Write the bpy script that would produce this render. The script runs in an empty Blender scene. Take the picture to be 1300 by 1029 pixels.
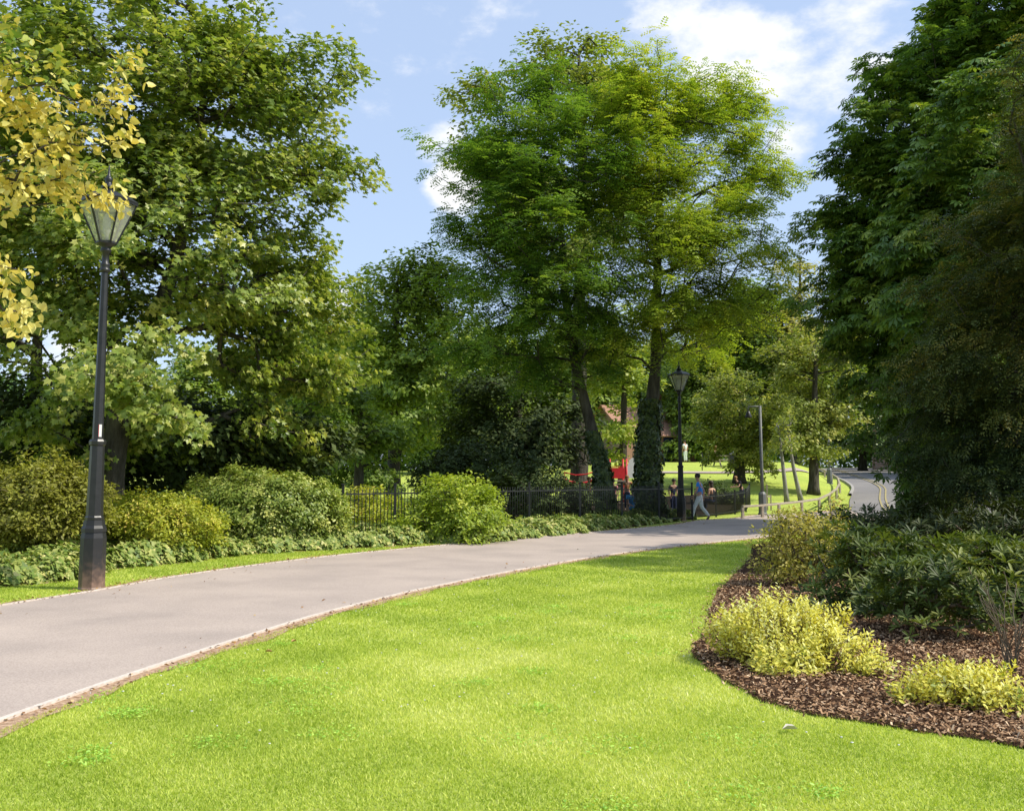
import bpy, bmesh, math
import numpy as np
from mathutils import Vector, Matrix
PI = math.pi
C = bpy.context.scene.collection
sc = bpy.context.scene
RNG = np.random.default_rng(7)

# ------------------------------------------------------------------ camera geometry of the photograph
F = 1280.0; HOR = 604.0; CX = 650.0; CY = 470.0; EYE = 1.6
TH = math.atan((HOR - CY) / F)
def px(u, v, d):
    """world point seen at photo position (u, v) that stands d metres down the view"""
    yy = (CY - v) / F; xx = (u - CX) / F
    dy = math.cos(TH) - yy * math.sin(TH); dz = math.sin(TH) + yy * math.cos(TH)
    t = d / dy
    return np.array([xx * t, d, EYE + dz * t])
def road_left(y): return np.interp(y, [36, 44, 50, 58, 66, 85, 110, 150], [13.6, 14.6, 16.6, 19.6, 21.8, 26.2, 33, 46])
def sstep(t):
    t = np.clip(t, 0, 1); return t * t * (3 - 2 * t)
def zt(x, y):
    x = np.asarray(x, float); y = np.asarray(y, float)
    L = np.interp(y, [0, 30, 42, 60, 80, 110, 200, 900], [0, 0, -.05, .5, 1.7, 2.2, 3, 4])
    Rr = np.interp(y, [0, 30, 40, 44, 50, 60, 75, 100, 200, 900], [0, 0, -.08, .05, .55, 1.35, 2.6, 3.0, 3.6, 4])
    Rd = np.interp(y, [0, 30, 40, 45, 48, 60, 85, 110, 200, 900], [0, 0, -.08, .08, .28, .95, 1.85, 2.3, 3.4, 4])
    w1 = sstep((x - 2) / 6); z = L * (1 - w1) + Rr * w1
    w2 = sstep((x - (road_left(y) - 3.5)) / 3.2)
    return z * (1 - w2) + Rd * w2
def gpx(u, v):
    z = 0.0
    for _ in range(30):
        yy = (CY - v) / F; xx = (u - CX) / F
        dy = math.cos(TH) - yy * math.sin(TH); dz = math.sin(TH) + yy * math.cos(TH)
        t = (z - EYE) / dz; p = (xx * t, dy * t)
        z = 0.5 * z + 0.5 * float(zt(p[0], p[1]))
    return np.array([p[0], p[1], float(zt(*p))])

# ------------------------------------------------------------------ mesh helpers
def mesh_np(name, V, loops, lens, mat=None, tint=None, smooth=False):
    me = bpy.data.meshes.new(name)
    V = np.ascontiguousarray(V, np.float32); loops = np.ascontiguousarray(loops, np.int32)
    lens = np.asarray(lens, np.int32)
    me.vertices.add(len(V)); me.vertices.foreach_set('co', V.ravel())
    me.loops.add(len(loops)); me.loops.foreach_set('vertex_index', loops)
    st = np.zeros(len(lens), np.int32); st[1:] = np.cumsum(lens)[:-1]
    me.polygons.add(len(lens)); me.polygons.foreach_set('loop_start', st)
    if tint is not None:
        a = me.attributes.new('tint', 'FLOAT', 'FACE'); a.data.foreach_set('value', np.ascontiguousarray(tint, np.float32))
    if smooth: me.polygons.foreach_set('use_smooth', np.ones(len(lens), bool))
    me.update(calc_edges=True)
    if mat: me.materials.append(mat)
    return me
def link(name, me, parent=None):
    o = bpy.data.objects.new(name, me); C.objects.link(o)
    if parent: o.parent = parent
    return o
def tag(o, label, cat, group=None):
    o['label'] = label; o['category'] = cat
    if group: o['group'] = group
    return o
def thing(name, label, cat, loc=(0, 0, 0), rz=0, group=None):
    o = bpy.data.objects.new(name, None); C.objects.link(o); o.empty_display_size = .2
    o.location = loc; o.rotation_euler = (0, 0, rz)
    return tag(o, label, cat, group)
def dup(root, loc, rz, s, label, group=None):
    r = root.copy(); C.objects.link(r); r.location = loc; r.rotation_euler = (0, 0, rz)
    r.scale = (s, s, s) if not isinstance(s, tuple) else s
    r['label'] = label
    if group: r['group'] = group
    for ch in list(root.children):
        c = ch.copy(); C.objects.link(c); c.parent = r
        for g in list(ch.children):
            d = g.copy(); C.objects.link(d); d.parent = c
    return r

class MB:
    """collects simple solids into one mesh"""
    def __init__(s): s.bm = bmesh.new()
    def box(s, c, size, rz=0, bev=0, rot=None):
        m = Matrix.Translation(Vector(c)) @ (rot.to_4x4() if rot else Matrix.Rotation(rz, 4, 'Z'))
        vs = []
        for x in (-.5, .5):
            for y in (-.5, .5):
                for z in (-.5, .5):
                    vs.append(s.bm.verts.new(m @ Vector((x * size[0], y * size[1], z * size[2]))))
        fs = [s.bm.faces.new([vs[i] for i in q]) for q in ((0, 1, 3, 2), (4, 6, 7, 5), (0, 4, 5, 1), (2, 3, 7, 6), (0, 2, 6, 4), (1, 5, 7, 3))]
        if bev:
            ed = list({e for f in fs for e in f.edges})
            bmesh.ops.bevel(s.bm, geom=ed, offset=bev, segments=1, affect='EDGES')
        return s
    def beam(s, a, b, w, h, bev=0):
        a = Vector(a); b = Vector(b); d = b - a
        q = d.to_track_quat('X', 'Z').to_matrix()
        return s.box((a + b) / 2, (d.length, w, h), rot=q, bev=bev)
    def lathe(s, prof, n=16, c=(0, 0, 0), ph=0, smooth=True, cap=True):
        rings = []
        for r, z in prof:
            rings.append([s.bm.verts.new((c[0] + r * math.cos(ph + 2 * PI * i / n), c[1] + r * math.sin(ph + 2 * PI * i / n), c[2] + z)) for i in range(n)])
        for a, b in zip(rings, rings[1:]):
            for i in range(n):
                f = s.bm.faces.new((a[i], a[(i + 1) % n], b[(i + 1) % n], b[i])); f.smooth = smooth
        if cap:
            s.bm.faces.new(rings[0][::-1]); s.bm.faces.new(rings[-1])
        return s
    def tube(s, pts, rads, n=8, cap=True, smooth=True):
        pts = [Vector(p) for p in pts]
        if not hasattr(rads, '__len__'): rads = [rads] * len(pts)
        rings = []; prev = None
        for i, p in enumerate(pts):
            d = (pts[min(i + 1, len(pts) - 1)] - pts[max(i - 1, 0)]).normalized()
            if prev is None:
                u = d.cross(Vector((0, 0, 1)) if abs(d.z) < .9 else Vector((1, 0, 0))).normalized()
            else: u = (prev - d * prev.dot(d)).normalized()
            prev = u; w = d.cross(u)
            rings.append([s.bm.verts.new(p + (u * math.cos(2 * PI * k / n) + w * math.sin(2 * PI * k / n)) * rads[i]) for k in range(n)])
        for a, b in zip(rings, rings[1:]):
            for i in range(n):
                f = s.bm.faces.new((a[i], a[(i + 1) % n], b[(i + 1) % n], b[i])); f.smooth = smooth
        if cap:
            s.bm.faces.new(rings[0][::-1]); s.bm.faces.new(rings[-1])
        return s
    def poly(s, pts):
        s.bm.faces.new([s.bm.verts.new(p) for p in pts]); return s
    def ball(s, c, r, sc_=(1, 1, 1), n=12):
        m = Matrix.Translation(Vector(c)) @ Matrix.Diagonal((sc_[0], sc_[1], sc_[2], 1))
        g = bmesh.ops.create_uvsphere(s.bm, u_segments=n, v_segments=max(6, n * 2 // 3), radius=r, matrix=m)
        for v in g['verts']:
            for f in v.link_faces: f.smooth = True
        return s
    def build(s, name, mat, parent=None):
        bmesh.ops.recalc_face_normals(s.bm, faces=s.bm.faces[:])
        me = bpy.data.meshes.new(name); s.bm.to_mesh(me); s.bm.free()
        me.materials.append(mat)
        return link(name, me, parent)

# ------------------------------------------------------------------ materials
def newmat(name):
    m = bpy.data.materials.new(name); m.use_nodes = True
    nt = m.node_tree; nt.nodes.clear()
    out = nt.nodes.new('ShaderNodeOutputMaterial')
    return m, nt, out
def nd(nt, t, **kw):
    n = nt.nodes.new(t)
    for k, v in kw.items():
        if k in n.inputs.keys() and not hasattr(n, k): n.inputs[k].default_value = v
        else: setattr(n, k, v)
    return n
def rgba(c): return (c[0], c[1], c[2], 1)
def ramp(nt, stops):
    r = nt.nodes.new('ShaderNodeValToRGB'); e = r.color_ramp.elements
    while len(e) < len(stops): e.new(.5)
    for i, (p, c) in enumerate(stops): e[i].position = p; e[i].color = rgba(c)
    return r
def leafmat(name, cols, trans=.35, rough=.45, tcol=(1.25, 1.3, .55), spec=.4, gain=2.1, warm=1.27):
    m, nt, out = newmat(name); L = nt.links
    at = nd(nt, 'ShaderNodeAttribute', attribute_name='tint')
    cols = [(min(.8, c[0] * gain * warm), min(.8, c[1] * gain), min(.8, c[2] * gain * .9)) for c in cols]
    r = ramp(nt, [(i / (len(cols) - 1), c) for i, c in enumerate(cols)])
    L.new(at.outputs['Fac'], r.inputs[0])
    p = nt.nodes.new('ShaderNodeBsdfPrincipled'); p.inputs['Roughness'].default_value = rough
    p.inputs['Specular IOR Level'].default_value = spec
    L.new(r.outputs[0], p.inputs['Base Color'])
    t = nt.nodes.new('ShaderNodeBsdfTranslucent')
    mx = nt.nodes.new('ShaderNodeMixRGB'); mx.blend_type = 'MULTIPLY'; mx.inputs[0].default_value = 1
    mx.inputs[2].default_value = (tcol[0], tcol[1], tcol[2], 1)
    L.new(r.outputs[0], mx.inputs[1]); L.new(mx.outputs[0], t.inputs[0])
    ms = nt.nodes.new('ShaderNodeMixShader'); ms.inputs[0].default_value = trans
    L.new(p.outputs[0], ms.inputs[1]); L.new(t.outputs[0], ms.inputs[2]); L.new(ms.outputs[0], out.inputs[0])
    return m
def noisemat(name, stops, scale=5, detail=8, rough=.85, bump=.2, bscale=None, spec=.3, metallic=0, stops2=None, scale2=.4, coord='Object', stretch=None, bdist=.02):
    m, nt, out = newmat(name); L = nt.links
    tc = nt.nodes.new('ShaderNodeTexCoord'); src = tc.outputs[coord]
    if stretch:
        mp = nt.nodes.new('ShaderNodeMapping'); mp.inputs['Scale'].default_value = stretch
        L.new(src, mp.inputs[0]); src = mp.outputs[0]
    n = nd(nt, 'ShaderNodeTexNoise'); n.inputs['Scale'].default_value = scale; n.inputs['Detail'].default_value = detail
    n.inputs['Roughness'].default_value = .65
    L.new(src, n.inputs['Vector'])
    r = ramp(nt, stops); L.new(n.outputs[0], r.inputs[0]); col = r.outputs[0]
    if stops2:
        n2 = nd(nt, 'ShaderNodeTexNoise'); n2.inputs['Scale'].default_value = scale2; n2.inputs['Detail'].default_value = 5
        L.new(src, n2.inputs['Vector']); r2 = ramp(nt, stops2); L.new(n2.outputs[0], r2.inputs[0])
        mm = nt.nodes.new('ShaderNodeMixRGB'); mm.blend_type = 'MULTIPLY'; mm.inputs[0].default_value = 1
        L.new(col, mm.inputs[1]); L.new(r2.outputs[0], mm.inputs[2]); col = mm.outputs[0]
    p = nt.nodes.new('ShaderNodeBsdfPrincipled'); p.inputs['Roughness'].default_value = rough
    p.inputs['Specular IOR Level'].default_value = spec; p.inputs['Metallic'].default_value = metallic
    L.new(col, p.inputs['Base Color'])
    if bump:
        nb = nd(nt, 'ShaderNodeTexNoise'); nb.inputs['Scale'].default_value = bscale or scale * 3; nb.inputs['Detail'].default_value = 6
        L.new(src, nb.inputs['Vector'])
        b = nt.nodes.new('ShaderNodeBump'); b.inputs['Strength'].default_value = bump; b.inputs['Distance'].default_value = bdist
        L.new(nb.outputs[0], b.inputs['Height']); L.new(b.outputs[0], p.inputs['Normal'])
    L.new(p.outputs[0], out.inputs[0])
    return m
def plain(name, c, rough=.6, var=.25, scale=8, spec=.4, bump=.05, metallic=0):
    a = tuple(x * (1 - var) for x in c); b = tuple(min(1, x * (1 + var)) for x in c)
    return noisemat(name, [(.3, a), (.7, b)], scale=scale, rough=rough, bump=bump, spec=spec, metallic=metallic)

M = {}
M['lawn'] = noisemat('lawn', [(.25, (.33, .42, .055)), (.5, (.46, .55, .10)), (.75, (.60, .64, .19))], scale=9, detail=10, rough=.9, bump=.9, bscale=90, spec=.15,
                     stops2=[(.3, (.82, .86, .8)), (.6, (1, 1, 1)), (.75, (1.15, 1.06, 1.0))], scale2=.55, bdist=.03)
M['grass'] = leafmat('grass', [(.22, .33, .04), (.36, .48, .08), (.52, .60, .16), (.68, .66, .36)], trans=.35, rough=.5, spec=.3, gain=1.2, warm=1.12)
M['path'] = noisemat('path_tarmac', [(.35, (.36, .295, .255)), (.5, (.445, .37, .32)), (.68, (.53, .445, .39))], scale=60, detail=12, rough=.9, bump=.5, bscale=160, spec=.2,
                     stops2=[(.25, (.80, .80, .81)), (.5, (.96, .95, .95)), (.75, (1.08, 1.07, 1.06))], scale2=.8, bdist=.006)
M['road'] = noisemat('road_asphalt', [(.35, (.19, .18, .175)), (.65, (.28, .265, .255))], scale=40, detail=10, rough=.9, bump=.3, spec=.2,
                     stops2=[(.35, (.85, .85, .87)), (.65, (1.1, 1.08, 1.06))], scale2=.3)
M['edging'] = noisemat('edging_concrete', [(.3, (.52, .44, .37)), (.7, (.72, .64, .57))], scale=20, rough=.9, bump=.4)
M['kerb'] = noisemat('kerb_stone', [(.3, (.30, .28, .26)), (.7, (.42, .40, .37))], scale=8, rough=.9, bump=.4)
M['soil'] = noisemat('soil', [(.3, (.20, .115, .065)), (.5, (.44, .29, .19)), (.7, (.68, .50, .36))], scale=30, detail=10, rough=.95, bump=.8, spec=.1)
M['soil_dark'] = noisemat('playground_shade', [(.3, (.02, .015, .011)), (.7, (.06, .045, .034))], scale=20, rough=.95, bump=.5, spec=.1)  # dark brown standing in for tree shade on the playground
M['mulch'] = noisemat('mulch', [(.3, (.03, .016, .01)), (.5, (.09, .045, .026)), (.7, (.19, .10, .06))], scale=45, detail=10, rough=.95, bump=1.0, spec=.1, bdist=.05)
M['chip'] = leafmat('bark_chip', [(.05, .03, .018), (.16, .095, .056), (.31, .20, .125), (.5, .39, .28)], trans=.0, rough=.9, spec=.1, gain=1.35, warm=1.05)
M['bark'] = noisemat('bark', [(.3, (.035, .03, .024)), (.55, (.09, .08, .065)), (.75, (.16, .15, .12))], scale=6, detail=10, rough=.95, bump=1.0, bscale=14, spec=.1, stretch=(1, 1, .25), bdist=.05)
M['bark_pale'] = noisemat('bark_pale', [(.3, (.13, .12, .10)), (.6, (.32, .30, .27))], scale=10, rough=.9, bump=.5, stretch=(1, 1, .4))
M['twig'] = noisemat('twig', [(.3, (.10, .075, .05)), (.7, (.2, .16, .11))], scale=12, rough=.9, bump=.2)
M['black'] = noisemat('black_paint', [(.3, (.012, .012, .013)), (.7, (.024, .024, .025))], scale=9, rough=.38, bump=.12, bscale=30, spec=.5)
M['black_fence'] = noisemat('fence_paint', [(.3, (.016, .017, .017)), (.7, (.03, .032, .03))], scale=9, rough=.5, bump=.1, spec=.4)
M['grey_paint'] = noisemat('grey_paint', [(.3, (.11, .115, .12)), (.7, (.17, .175, .18))], scale=6, rough=.5, bump=.1, spec=.4)
M['timber'] = noisemat('timber', [(.3, (.26, .21, .15)), (.7, (.48, .42, .33))], scale=7, rough=.85, bump=.4, stretch=(.4, .4, 3))
M['white_paint'] = plain('white_paint', (.72, .72, .70), rough=.5, var=.06)
M['yellow_paint'] = noisemat('yellow_marking', [(.35, (.26, .235, .16)), (.65, (.46, .37, .13))], scale=8, rough=.9, bump=.1)
M['red_paint'] = plain('red_paint', (.62, .03, .035), rough=.4, var=.15)
M['brick'] = None
def brickmat():
    m, nt, out = newmat('brick_wall'); L = nt.links
    tc = nt.nodes.new('ShaderNodeTexCoord'); mp = nt.nodes.new('ShaderNodeMapping'); mp.inputs['Rotation'].default_value = (PI / 2, 0, 0)
    b = nt.nodes.new('ShaderNodeTexBrick'); b.inputs['Color1'].default_value = (.30, .13, .075, 1); b.inputs['Color2'].default_value = (.22, .09, .055, 1)
    b.inputs['Mortar'].default_value = (.36, .32, .27, 1); b.inputs['Scale'].default_value = 4; b.inputs['Mortar Size'].default_value = .02
    L.new(tc.outputs['Object'], mp.inputs[0]); L.new(mp.outputs[0], b.inputs['Vector'])
    p = nt.nodes.new('ShaderNodeBsdfPrincipled'); p.inputs['Roughness'].default_value = .9
    L.new(b.outputs[0], p.inputs['Base Color']); L.new(p.outputs[0], out.inputs[0]); return m
M['brick'] = brickmat()
M['roof'] = noisemat('roof_tile', [(.3, (.30, .15, .10)), (.7, (.46, .27, .20))], scale=6, rough=.9, bump=.4, stretch=(1, 1, 6))
M['window'] = plain('window_glass', (.05, .06, .07), rough=.08, var=.1, spec=.8)
def glassmat():
    m, nt, out = newmat('lantern_glass'); L = nt.links
    tr = nt.nodes.new('ShaderNodeBsdfTransparent'); tr.inputs[0].default_value = (.93, .94, .9, 1)
    di = nt.nodes.new('ShaderNodeBsdfPrincipled'); di.inputs['Base Color'].default_value = (.62, .62, .52, 1); di.inputs['Roughness'].default_value = .12
    nz = nt.nodes.new('ShaderNodeTexNoise'); nz.inputs['Scale'].default_value = 7
    mr = nt.nodes.new('ShaderNodeMapRange'); mr.inputs[3].default_value = .28; mr.inputs[4].default_value = .52
    L.new(nz.outputs[0], mr.inputs[0])
    mx = nt.nodes.new('ShaderNodeMixShader'); L.new(mr.outputs[0], mx.inputs[0])
    L.new(tr.outputs[0], mx.inputs[1]); L.new(di.outputs[0], mx.inputs[2]); L.new(mx.outputs[0], out.inputs[0]); return m
M['glass'] = glassmat()
M['skin'] = plain('skin', (.50, .29, .20), rough=.55, var=.08)
M['hair_dark'] = plain('hair_dark', (.03, .02, .015), rough=.6, var=.3, scale=40)
M['hair_fair'] = plain('hair_fair', (.30, .15, .06), rough=.6, var=.3, scale=40)
def cloth(n, c): return noisemat('cloth_' + n, [(.3, tuple(x * .8 for x in c)), (.7, c)], scale=6, rough=.9, bump=.35, bscale=10, spec=.15)
M['blue_cloth'] = cloth('blue', (.08, .34, .95)); M['pale_cloth'] = cloth('pale', (.74, .78, .75))
M['navy_cloth'] = cloth('navy', (.03, .04, .10)); M['pink_cloth'] = cloth('pink', (.60, .25, .27)); M['white_cloth'] = cloth('white', (.75, .75, .75))
M['black_cloth'] = cloth('black', (.03, .03, .035)); M['red_cloth'] = cloth('red', (.55, .04, .05)); M['sky_cloth'] = cloth('sky', (.06, .32, .65)); M['orange_cloth'] = cloth('orange', (.6, .25, .1))
M['shoe'] = plain('shoe', (.10, .08, .07), rough=.6)

# leaf palettes
M['sycamore'] = leafmat('sycamore_leaf', [(.030, .058, .012), (.068, .112, .022), (.13, .175, .04), (.24, .26, .09)], trans=.36, rough=.4, spec=.45, gain=2.25, warm=1.15)
M['yellowing'] = leafmat('yellowing_leaf', [(.10, .18, .035), (.27, .31, .06), (.49, .42, .11), (.62, .50, .20)], trans=.38, rough=.45, tcol=(1.15, 1.0, .6), gain=1.5, warm=1.02)
M['limegreen'] = leafmat('overhang_green_leaf', [(.06, .11, .02), (.12, .18, .03), (.20, .24, .05)], trans=.4)
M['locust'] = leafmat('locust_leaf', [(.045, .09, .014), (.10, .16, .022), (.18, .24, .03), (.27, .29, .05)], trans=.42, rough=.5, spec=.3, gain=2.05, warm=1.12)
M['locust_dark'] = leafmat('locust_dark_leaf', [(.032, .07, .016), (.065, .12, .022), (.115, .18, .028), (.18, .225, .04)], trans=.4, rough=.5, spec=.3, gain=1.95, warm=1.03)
M['chestnut'] = leafmat('chestnut_leaf', [(.022, .052, .014), (.04, .085, .018), (.075, .13, .022), (.13, .17, .03)], trans=.33, rough=.4, spec=.4, gain=2.5, warm=1.2)
M['yew'] = leafmat('yew_leaf', [(.018, .034, .011), (.036, .056, .016), (.075, .095, .022), (.17, .15, .035)], trans=.25, rough=.5, spec=.3, gain=1.8, warm=1.1)
M['olive_tree'] = leafmat('olive_tree_leaf', [(.05, .075, .02), (.09, .125, .028), (.15, .185, .045), (.23, .235, .075)], trans=.36, rough=.5, gain=2.1, warm=1.12)
M['ash_tree'] = leafmat('ash_tree_leaf', [(.05, .085, .018), (.085, .135, .026), (.135, .19, .035), (.2, .23, .05)], trans=.36, rough=.5, gain=2.1, warm=1.1)
M['pale_tree'] = leafmat('pale_tree_leaf', [(.11, .14, .05), (.17, .20, .07), (.24, .26, .10)], trans=.38, rough=.5)
M['holly'] = leafmat('holly_leaf', [(.014, .028, .012), (.026, .048, .016), (.045, .07, .02)], trans=.15, rough=.6, spec=.2)
M['bronze'] = leafmat('bronze_shrub_leaf', [(.09, .10, .025), (.15, .16, .03), (.20, .23, .035), (.27, .27, .06)], trans=.35, rough=.5, gain=1.5, warm=1.1)
M['golden_shrub'] = leafmat('golden_shrub_leaf', [(.11, .15, .02), (.20, .25, .025), (.30, .33, .04), (.42, .36, .10)], trans=.36, rough=.5, gain=1.55, warm=1.1)
M['round_shrub'] = leafmat('round_shrub_leaf', [(.06, .10, .022), (.12, .18, .035), (.22, .27, .07), (.38, .40, .16)], trans=.3, rough=.42, spec=.5, gain=1.7, warm=1.1)
M['bright_shrub'] = leafmat('bright_shrub_leaf', [(.09, .15, .02), (.17, .25, .028), (.26, .34, .04), (.34, .38, .07)], trans=.36, rough=.45, gain=1.5, warm=1.1)
M['ivy'] = leafmat('ivy_leaf', [(.035, .08, .02), (.07, .14, .03), (.14, .21, .06), (.28, .34, .16)], trans=.25, rough=.48, spec=.3, gain=2.0, warm=1.38)
M['ivy_dark'] = leafmat('ivy_dark_leaf', [(.012, .028, .010), (.026, .05, .016), (.05, .08, .022)], trans=.15, rough=.4)
M['euonymus'] = leafmat('euonymus_leaf', [(.13, .20, .025), (.36, .36, .045), (.55, .50, .10), (.66, .62, .28)], trans=.3, rough=.45, tcol=(1.1, 1.05, .7), spec=.4, gain=1.55, warm=1.12)
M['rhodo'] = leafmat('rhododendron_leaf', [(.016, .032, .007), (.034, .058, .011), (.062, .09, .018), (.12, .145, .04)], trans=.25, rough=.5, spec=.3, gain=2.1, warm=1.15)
M['rhodo_shade'] = leafmat('shaded_rhododendron_leaf', [(.008, .016, .004), (.015, .027, .006), (.028, .042, .009)], trans=.15, rough=.5, spec=.25)  # darker copy of the rhodo leaf, shade put into its colour
M['straggly'] = leafmat('straggly_leaf', [(.12, .13, .03), (.22, .22, .05), (.33, .30, .09), (.42, .36, .16)], trans=.35, rough=.5, gain=1.7, warm=1.08)

# ------------------------------------------------------------------ leaf templates: verts + faces, tip along +X, face up +Z
T = {}
T['quad'] = (np.array([[0, 0, 0], [.45, .30, .05], [1, 0, -.05], [.45, -.30, .05]]), [[0, 3, 2, 1]])
T['oval'] = (np.array([[0, 0, 0], [.3, .22, .06], [.7, .2, .05], [1, 0, -.06], [.7, -.2, .05], [.3, -.22, .06]]), [[0, 3, 2, 1], [0, 5, 4, 3]])
def _maple():
    pol = [(180, .05), (118, .42), (98, .60), (88, .40), (62, .55), (46, .88), (36, .60), (16, .68), (0, 1.05), (-16, .68), (-36, .60), (-46, .88), (-62, .55), (-88, .40), (-98, .60), (-118, .42)]
    v = np.array([[.35 + .72 * r * math.cos(math.radians(a)) * .95, .72 * r * math.sin(math.radians(a)), 0] for a, r in pol])
    v[:, 2] = -.28 * (np.abs(v[:, 1])) ** 1.3 - .12 * np.clip(v[:, 0] - .4, 0, 1)
    n = len(v)
    c = np.array([[.3, 0, .03]])
    V = np.vstack([v, c])
    fs = [[n, (i) % n, (i + 1) % n] for i in range(n)]
    # fewer, larger faces: two halves sharing the midrib
    right = [0, 15, 14, 13, 12, 11, 10, 9, 8, 16]; left = [0, 16, 8, 7, 6, 5, 4, 3, 2, 1]
    return V, [right, left]
T['maple'] = _maple()
T['heart'] = (np.array([[0, 0, 0], [-.1, .28, .02], [.25, .42, .05], [.65, .27, .03], [1, 0, -.1], [.65, -.27, .03], [.25, -.42, .05], [-.1, -.28, .02]]), [[0, 4, 3, 2, 1], [0, 7, 6, 5, 4]])
T['ivy'] = (np.array([[0, 0, 0], [-.12, .35, 0], [.2, .5, .03], [.45, .26, .03], [1, 0, -.05], [.45, -.26, .03], [.2, -.5, .03], [-.12, -.35, 0]]), [[0, 4, 3, 2, 1], [0, 7, 6, 5, 4]])
def _palmate(n=7, droop=.35):
    V = []; Fs = []
    for i in range(n):
        a = math.radians(-125 + 250 * i / (n - 1)); L = 1 - .35 * abs(i - (n - 1) / 2) / ((n - 1) / 2)
        d = np.array([math.cos(a), math.sin(a)]); s = np.array([-d[1], d[0]]); b = len(V)
        for l, w, z in ((.05, 0, 0), (.62, .17, -.12), (1, 0, -droop), (.62, -.17, -.12)):
            V.append([d[0] * l * L + s[0] * w * L, d[1] * l * L + s[1] * w * L, z * L])
        Fs.append([b, b + 3, b + 2, b + 1])
    return np.array(V), Fs
T['palmate'] = _palmate()
def _pinnate(n=5, w=.10, lw=.24, droop=.3):
    V = []; Fs = []
    for i in range(n):
        for s in (-1, 1):
            x = .12 + .75 * i / (n - 1); b = len(V); L = lw * (1 - .3 * abs(i / (n - 1) - .4))
            z0 = -droop * x * x
            for l, ww in ((0, 0), (.55, w / 2), (1, 0), (.55, -w / 2)):
                V.append([x + l * L * .35 + ww * .95, s * l * L, z0 - .06 * l])
            Fs.append([b, b + 1, b + 2, b + 3] if s < 0 else [b + 3, b + 2, b + 1, b])
    b = len(V); z0 = -droop * .76
    V += [[.87, 0, z0], [1.0, .05, z0 - .03], [1.12, 0, z0 - .08], [1.0, -.05, z0 - .03]]; Fs.append([b, b + 3, b + 2, b + 1])
    return np.array(V), Fs
T['pinnate'] = _pinnate(4, .17, .28, .35)
T['frond'] = _pinnate(5, .09, .24, .5)
def _whorl(n=8, up=.25):
    V = []; Fs = []
    for i in range(n):
        a = 2 * PI * i / n + .35 * (i % 3); d = np.array([math.cos(a), math.sin(a)]); s = np.array([-d[1], d[0]]); b = len(V); L = 1 - .2 * (i % 2)
        zz = up + .18 * (i % 3)
        for l, w, z in ((.04, 0, 0), (.35, .10, .12), (.75, .10, .13), (1, 0, .02), (.75, -.10, .13), (.35, -.10, .12)):
            V.append([d[0] * l * L + s[0] * w, d[1] * l * L + s[1] * w, (z * .6 + zz * l) * L])
        Fs += [[b, b + 3, b + 2, b + 1], [b, b + 5, b + 4, b + 3]]
    return np.array(V), Fs
T['whorl'] = _whorl()
def _sprig(n=9):
    """upright sprig: small oval leaves in pairs up a short stem (stem along +Z)"""
    V = []; Fs = []
    for i in range(n):
        a = i * 2.4; h = .08 + .9 * i / n; L = .34 * (1 - .45 * i / n); tilt = .35 + .5 * i / n
        d = np.array([math.cos(a), math.sin(a)]); s = np.array([-d[1], d[0]]); b = len(V)
        for l, w, z in ((0, 0, 0), (.35, .26, .03), (.75, .22, .03), (1, 0, -.02), (.75, -.22, .03), (.35, -.26, .03)):
            V.append([(d[0] * l + s[0] * w) * L, (d[1] * l + s[1] * w) * L, h + (z + l * tilt) * L])
        Fs += [[b, b + 3, b + 2, b + 1], [b, b + 5, b + 4, b + 3]]
    return np.array(V), Fs
T['sprig'] = _sprig()
T['blade'] = (np.array([[-.06, 0, 0], [.06, 0, 0], [0, .25, 1]]), [[0, 1, 2]])
T['chip'] = (np.array([[-.5, -.14, 0], [.45, -.18, .05], [.5, .12, .02], [-.4, .16, .08]]), [[0, 1, 2, 3]])

def nrm(a): return a / np.maximum(np.linalg.norm(a, axis=-1, keepdims=True), 1e-9)
def scatter(name, tmpl, pos, n, t, scale, tint, mat, parent=None, fj=.06):
    """one mesh of many leaves: pos (N,3), normal n, tip direction t"""
    tv, tf = T[tmpl]; N = len(pos); k = len(tv)
    n = nrm(n); t = nrm(t - (t * n).sum(1, keepdims=True) * n); b = np.cross(n, t)
    R = np.stack([t, b, n], axis=2)
    V = np.einsum('nij,kj->nki', R, tv) * np.asarray(scale).reshape(-1, 1, 1) + pos[:, None, :]
    fl = np.concatenate([np.array(f) for f in tf]); lens = np.array([len(f) for f in tf])
    loops = (fl[None, :] + (np.arange(N) * k)[:, None]).ravel()
    ft = np.repeat(tint, len(tf)) + RNG.normal(0, fj, N * len(tf))
    return link(name, mesh_np(name, V.reshape(-1, 3), loops, np.tile(lens, N), mat, np.clip(ft, 0, 1)), parent)

def frustums(name, A, B, ra, rb, k, mat, parent):
    d = nrm(B - A); ref = np.where(np.abs(d[:, 2:3]) < .9, np.array([[0, 0, 1.]]), np.array([[1., 0, 0]]))
    u = nrm(np.cross(d, ref)); w = np.cross(d, u)
    ang = np.arange(k) * 2 * PI / k
    ring = u[:, None, :] * np.cos(ang)[None, :, None] + w[:, None, :] * np.sin(ang)[None, :, None]
    V = np.concatenate([A[:, None, :] + ring * ra[:, None, None], B[:, None, :] + ring * rb[:, None, None]], axis=1)
    i = np.arange(k); j = (i + 1) % k
    q = np.stack([i, j, j + k, i + k], axis=1).ravel()
    loops = (q[None, :] + (np.arange(len(A)) * 2 * k)[:, None]).ravel()
    return link(name, mesh_np(name, V.reshape(-1, 3), loops, np.full(len(A) * k, 4), mat, smooth=True), parent)

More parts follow.
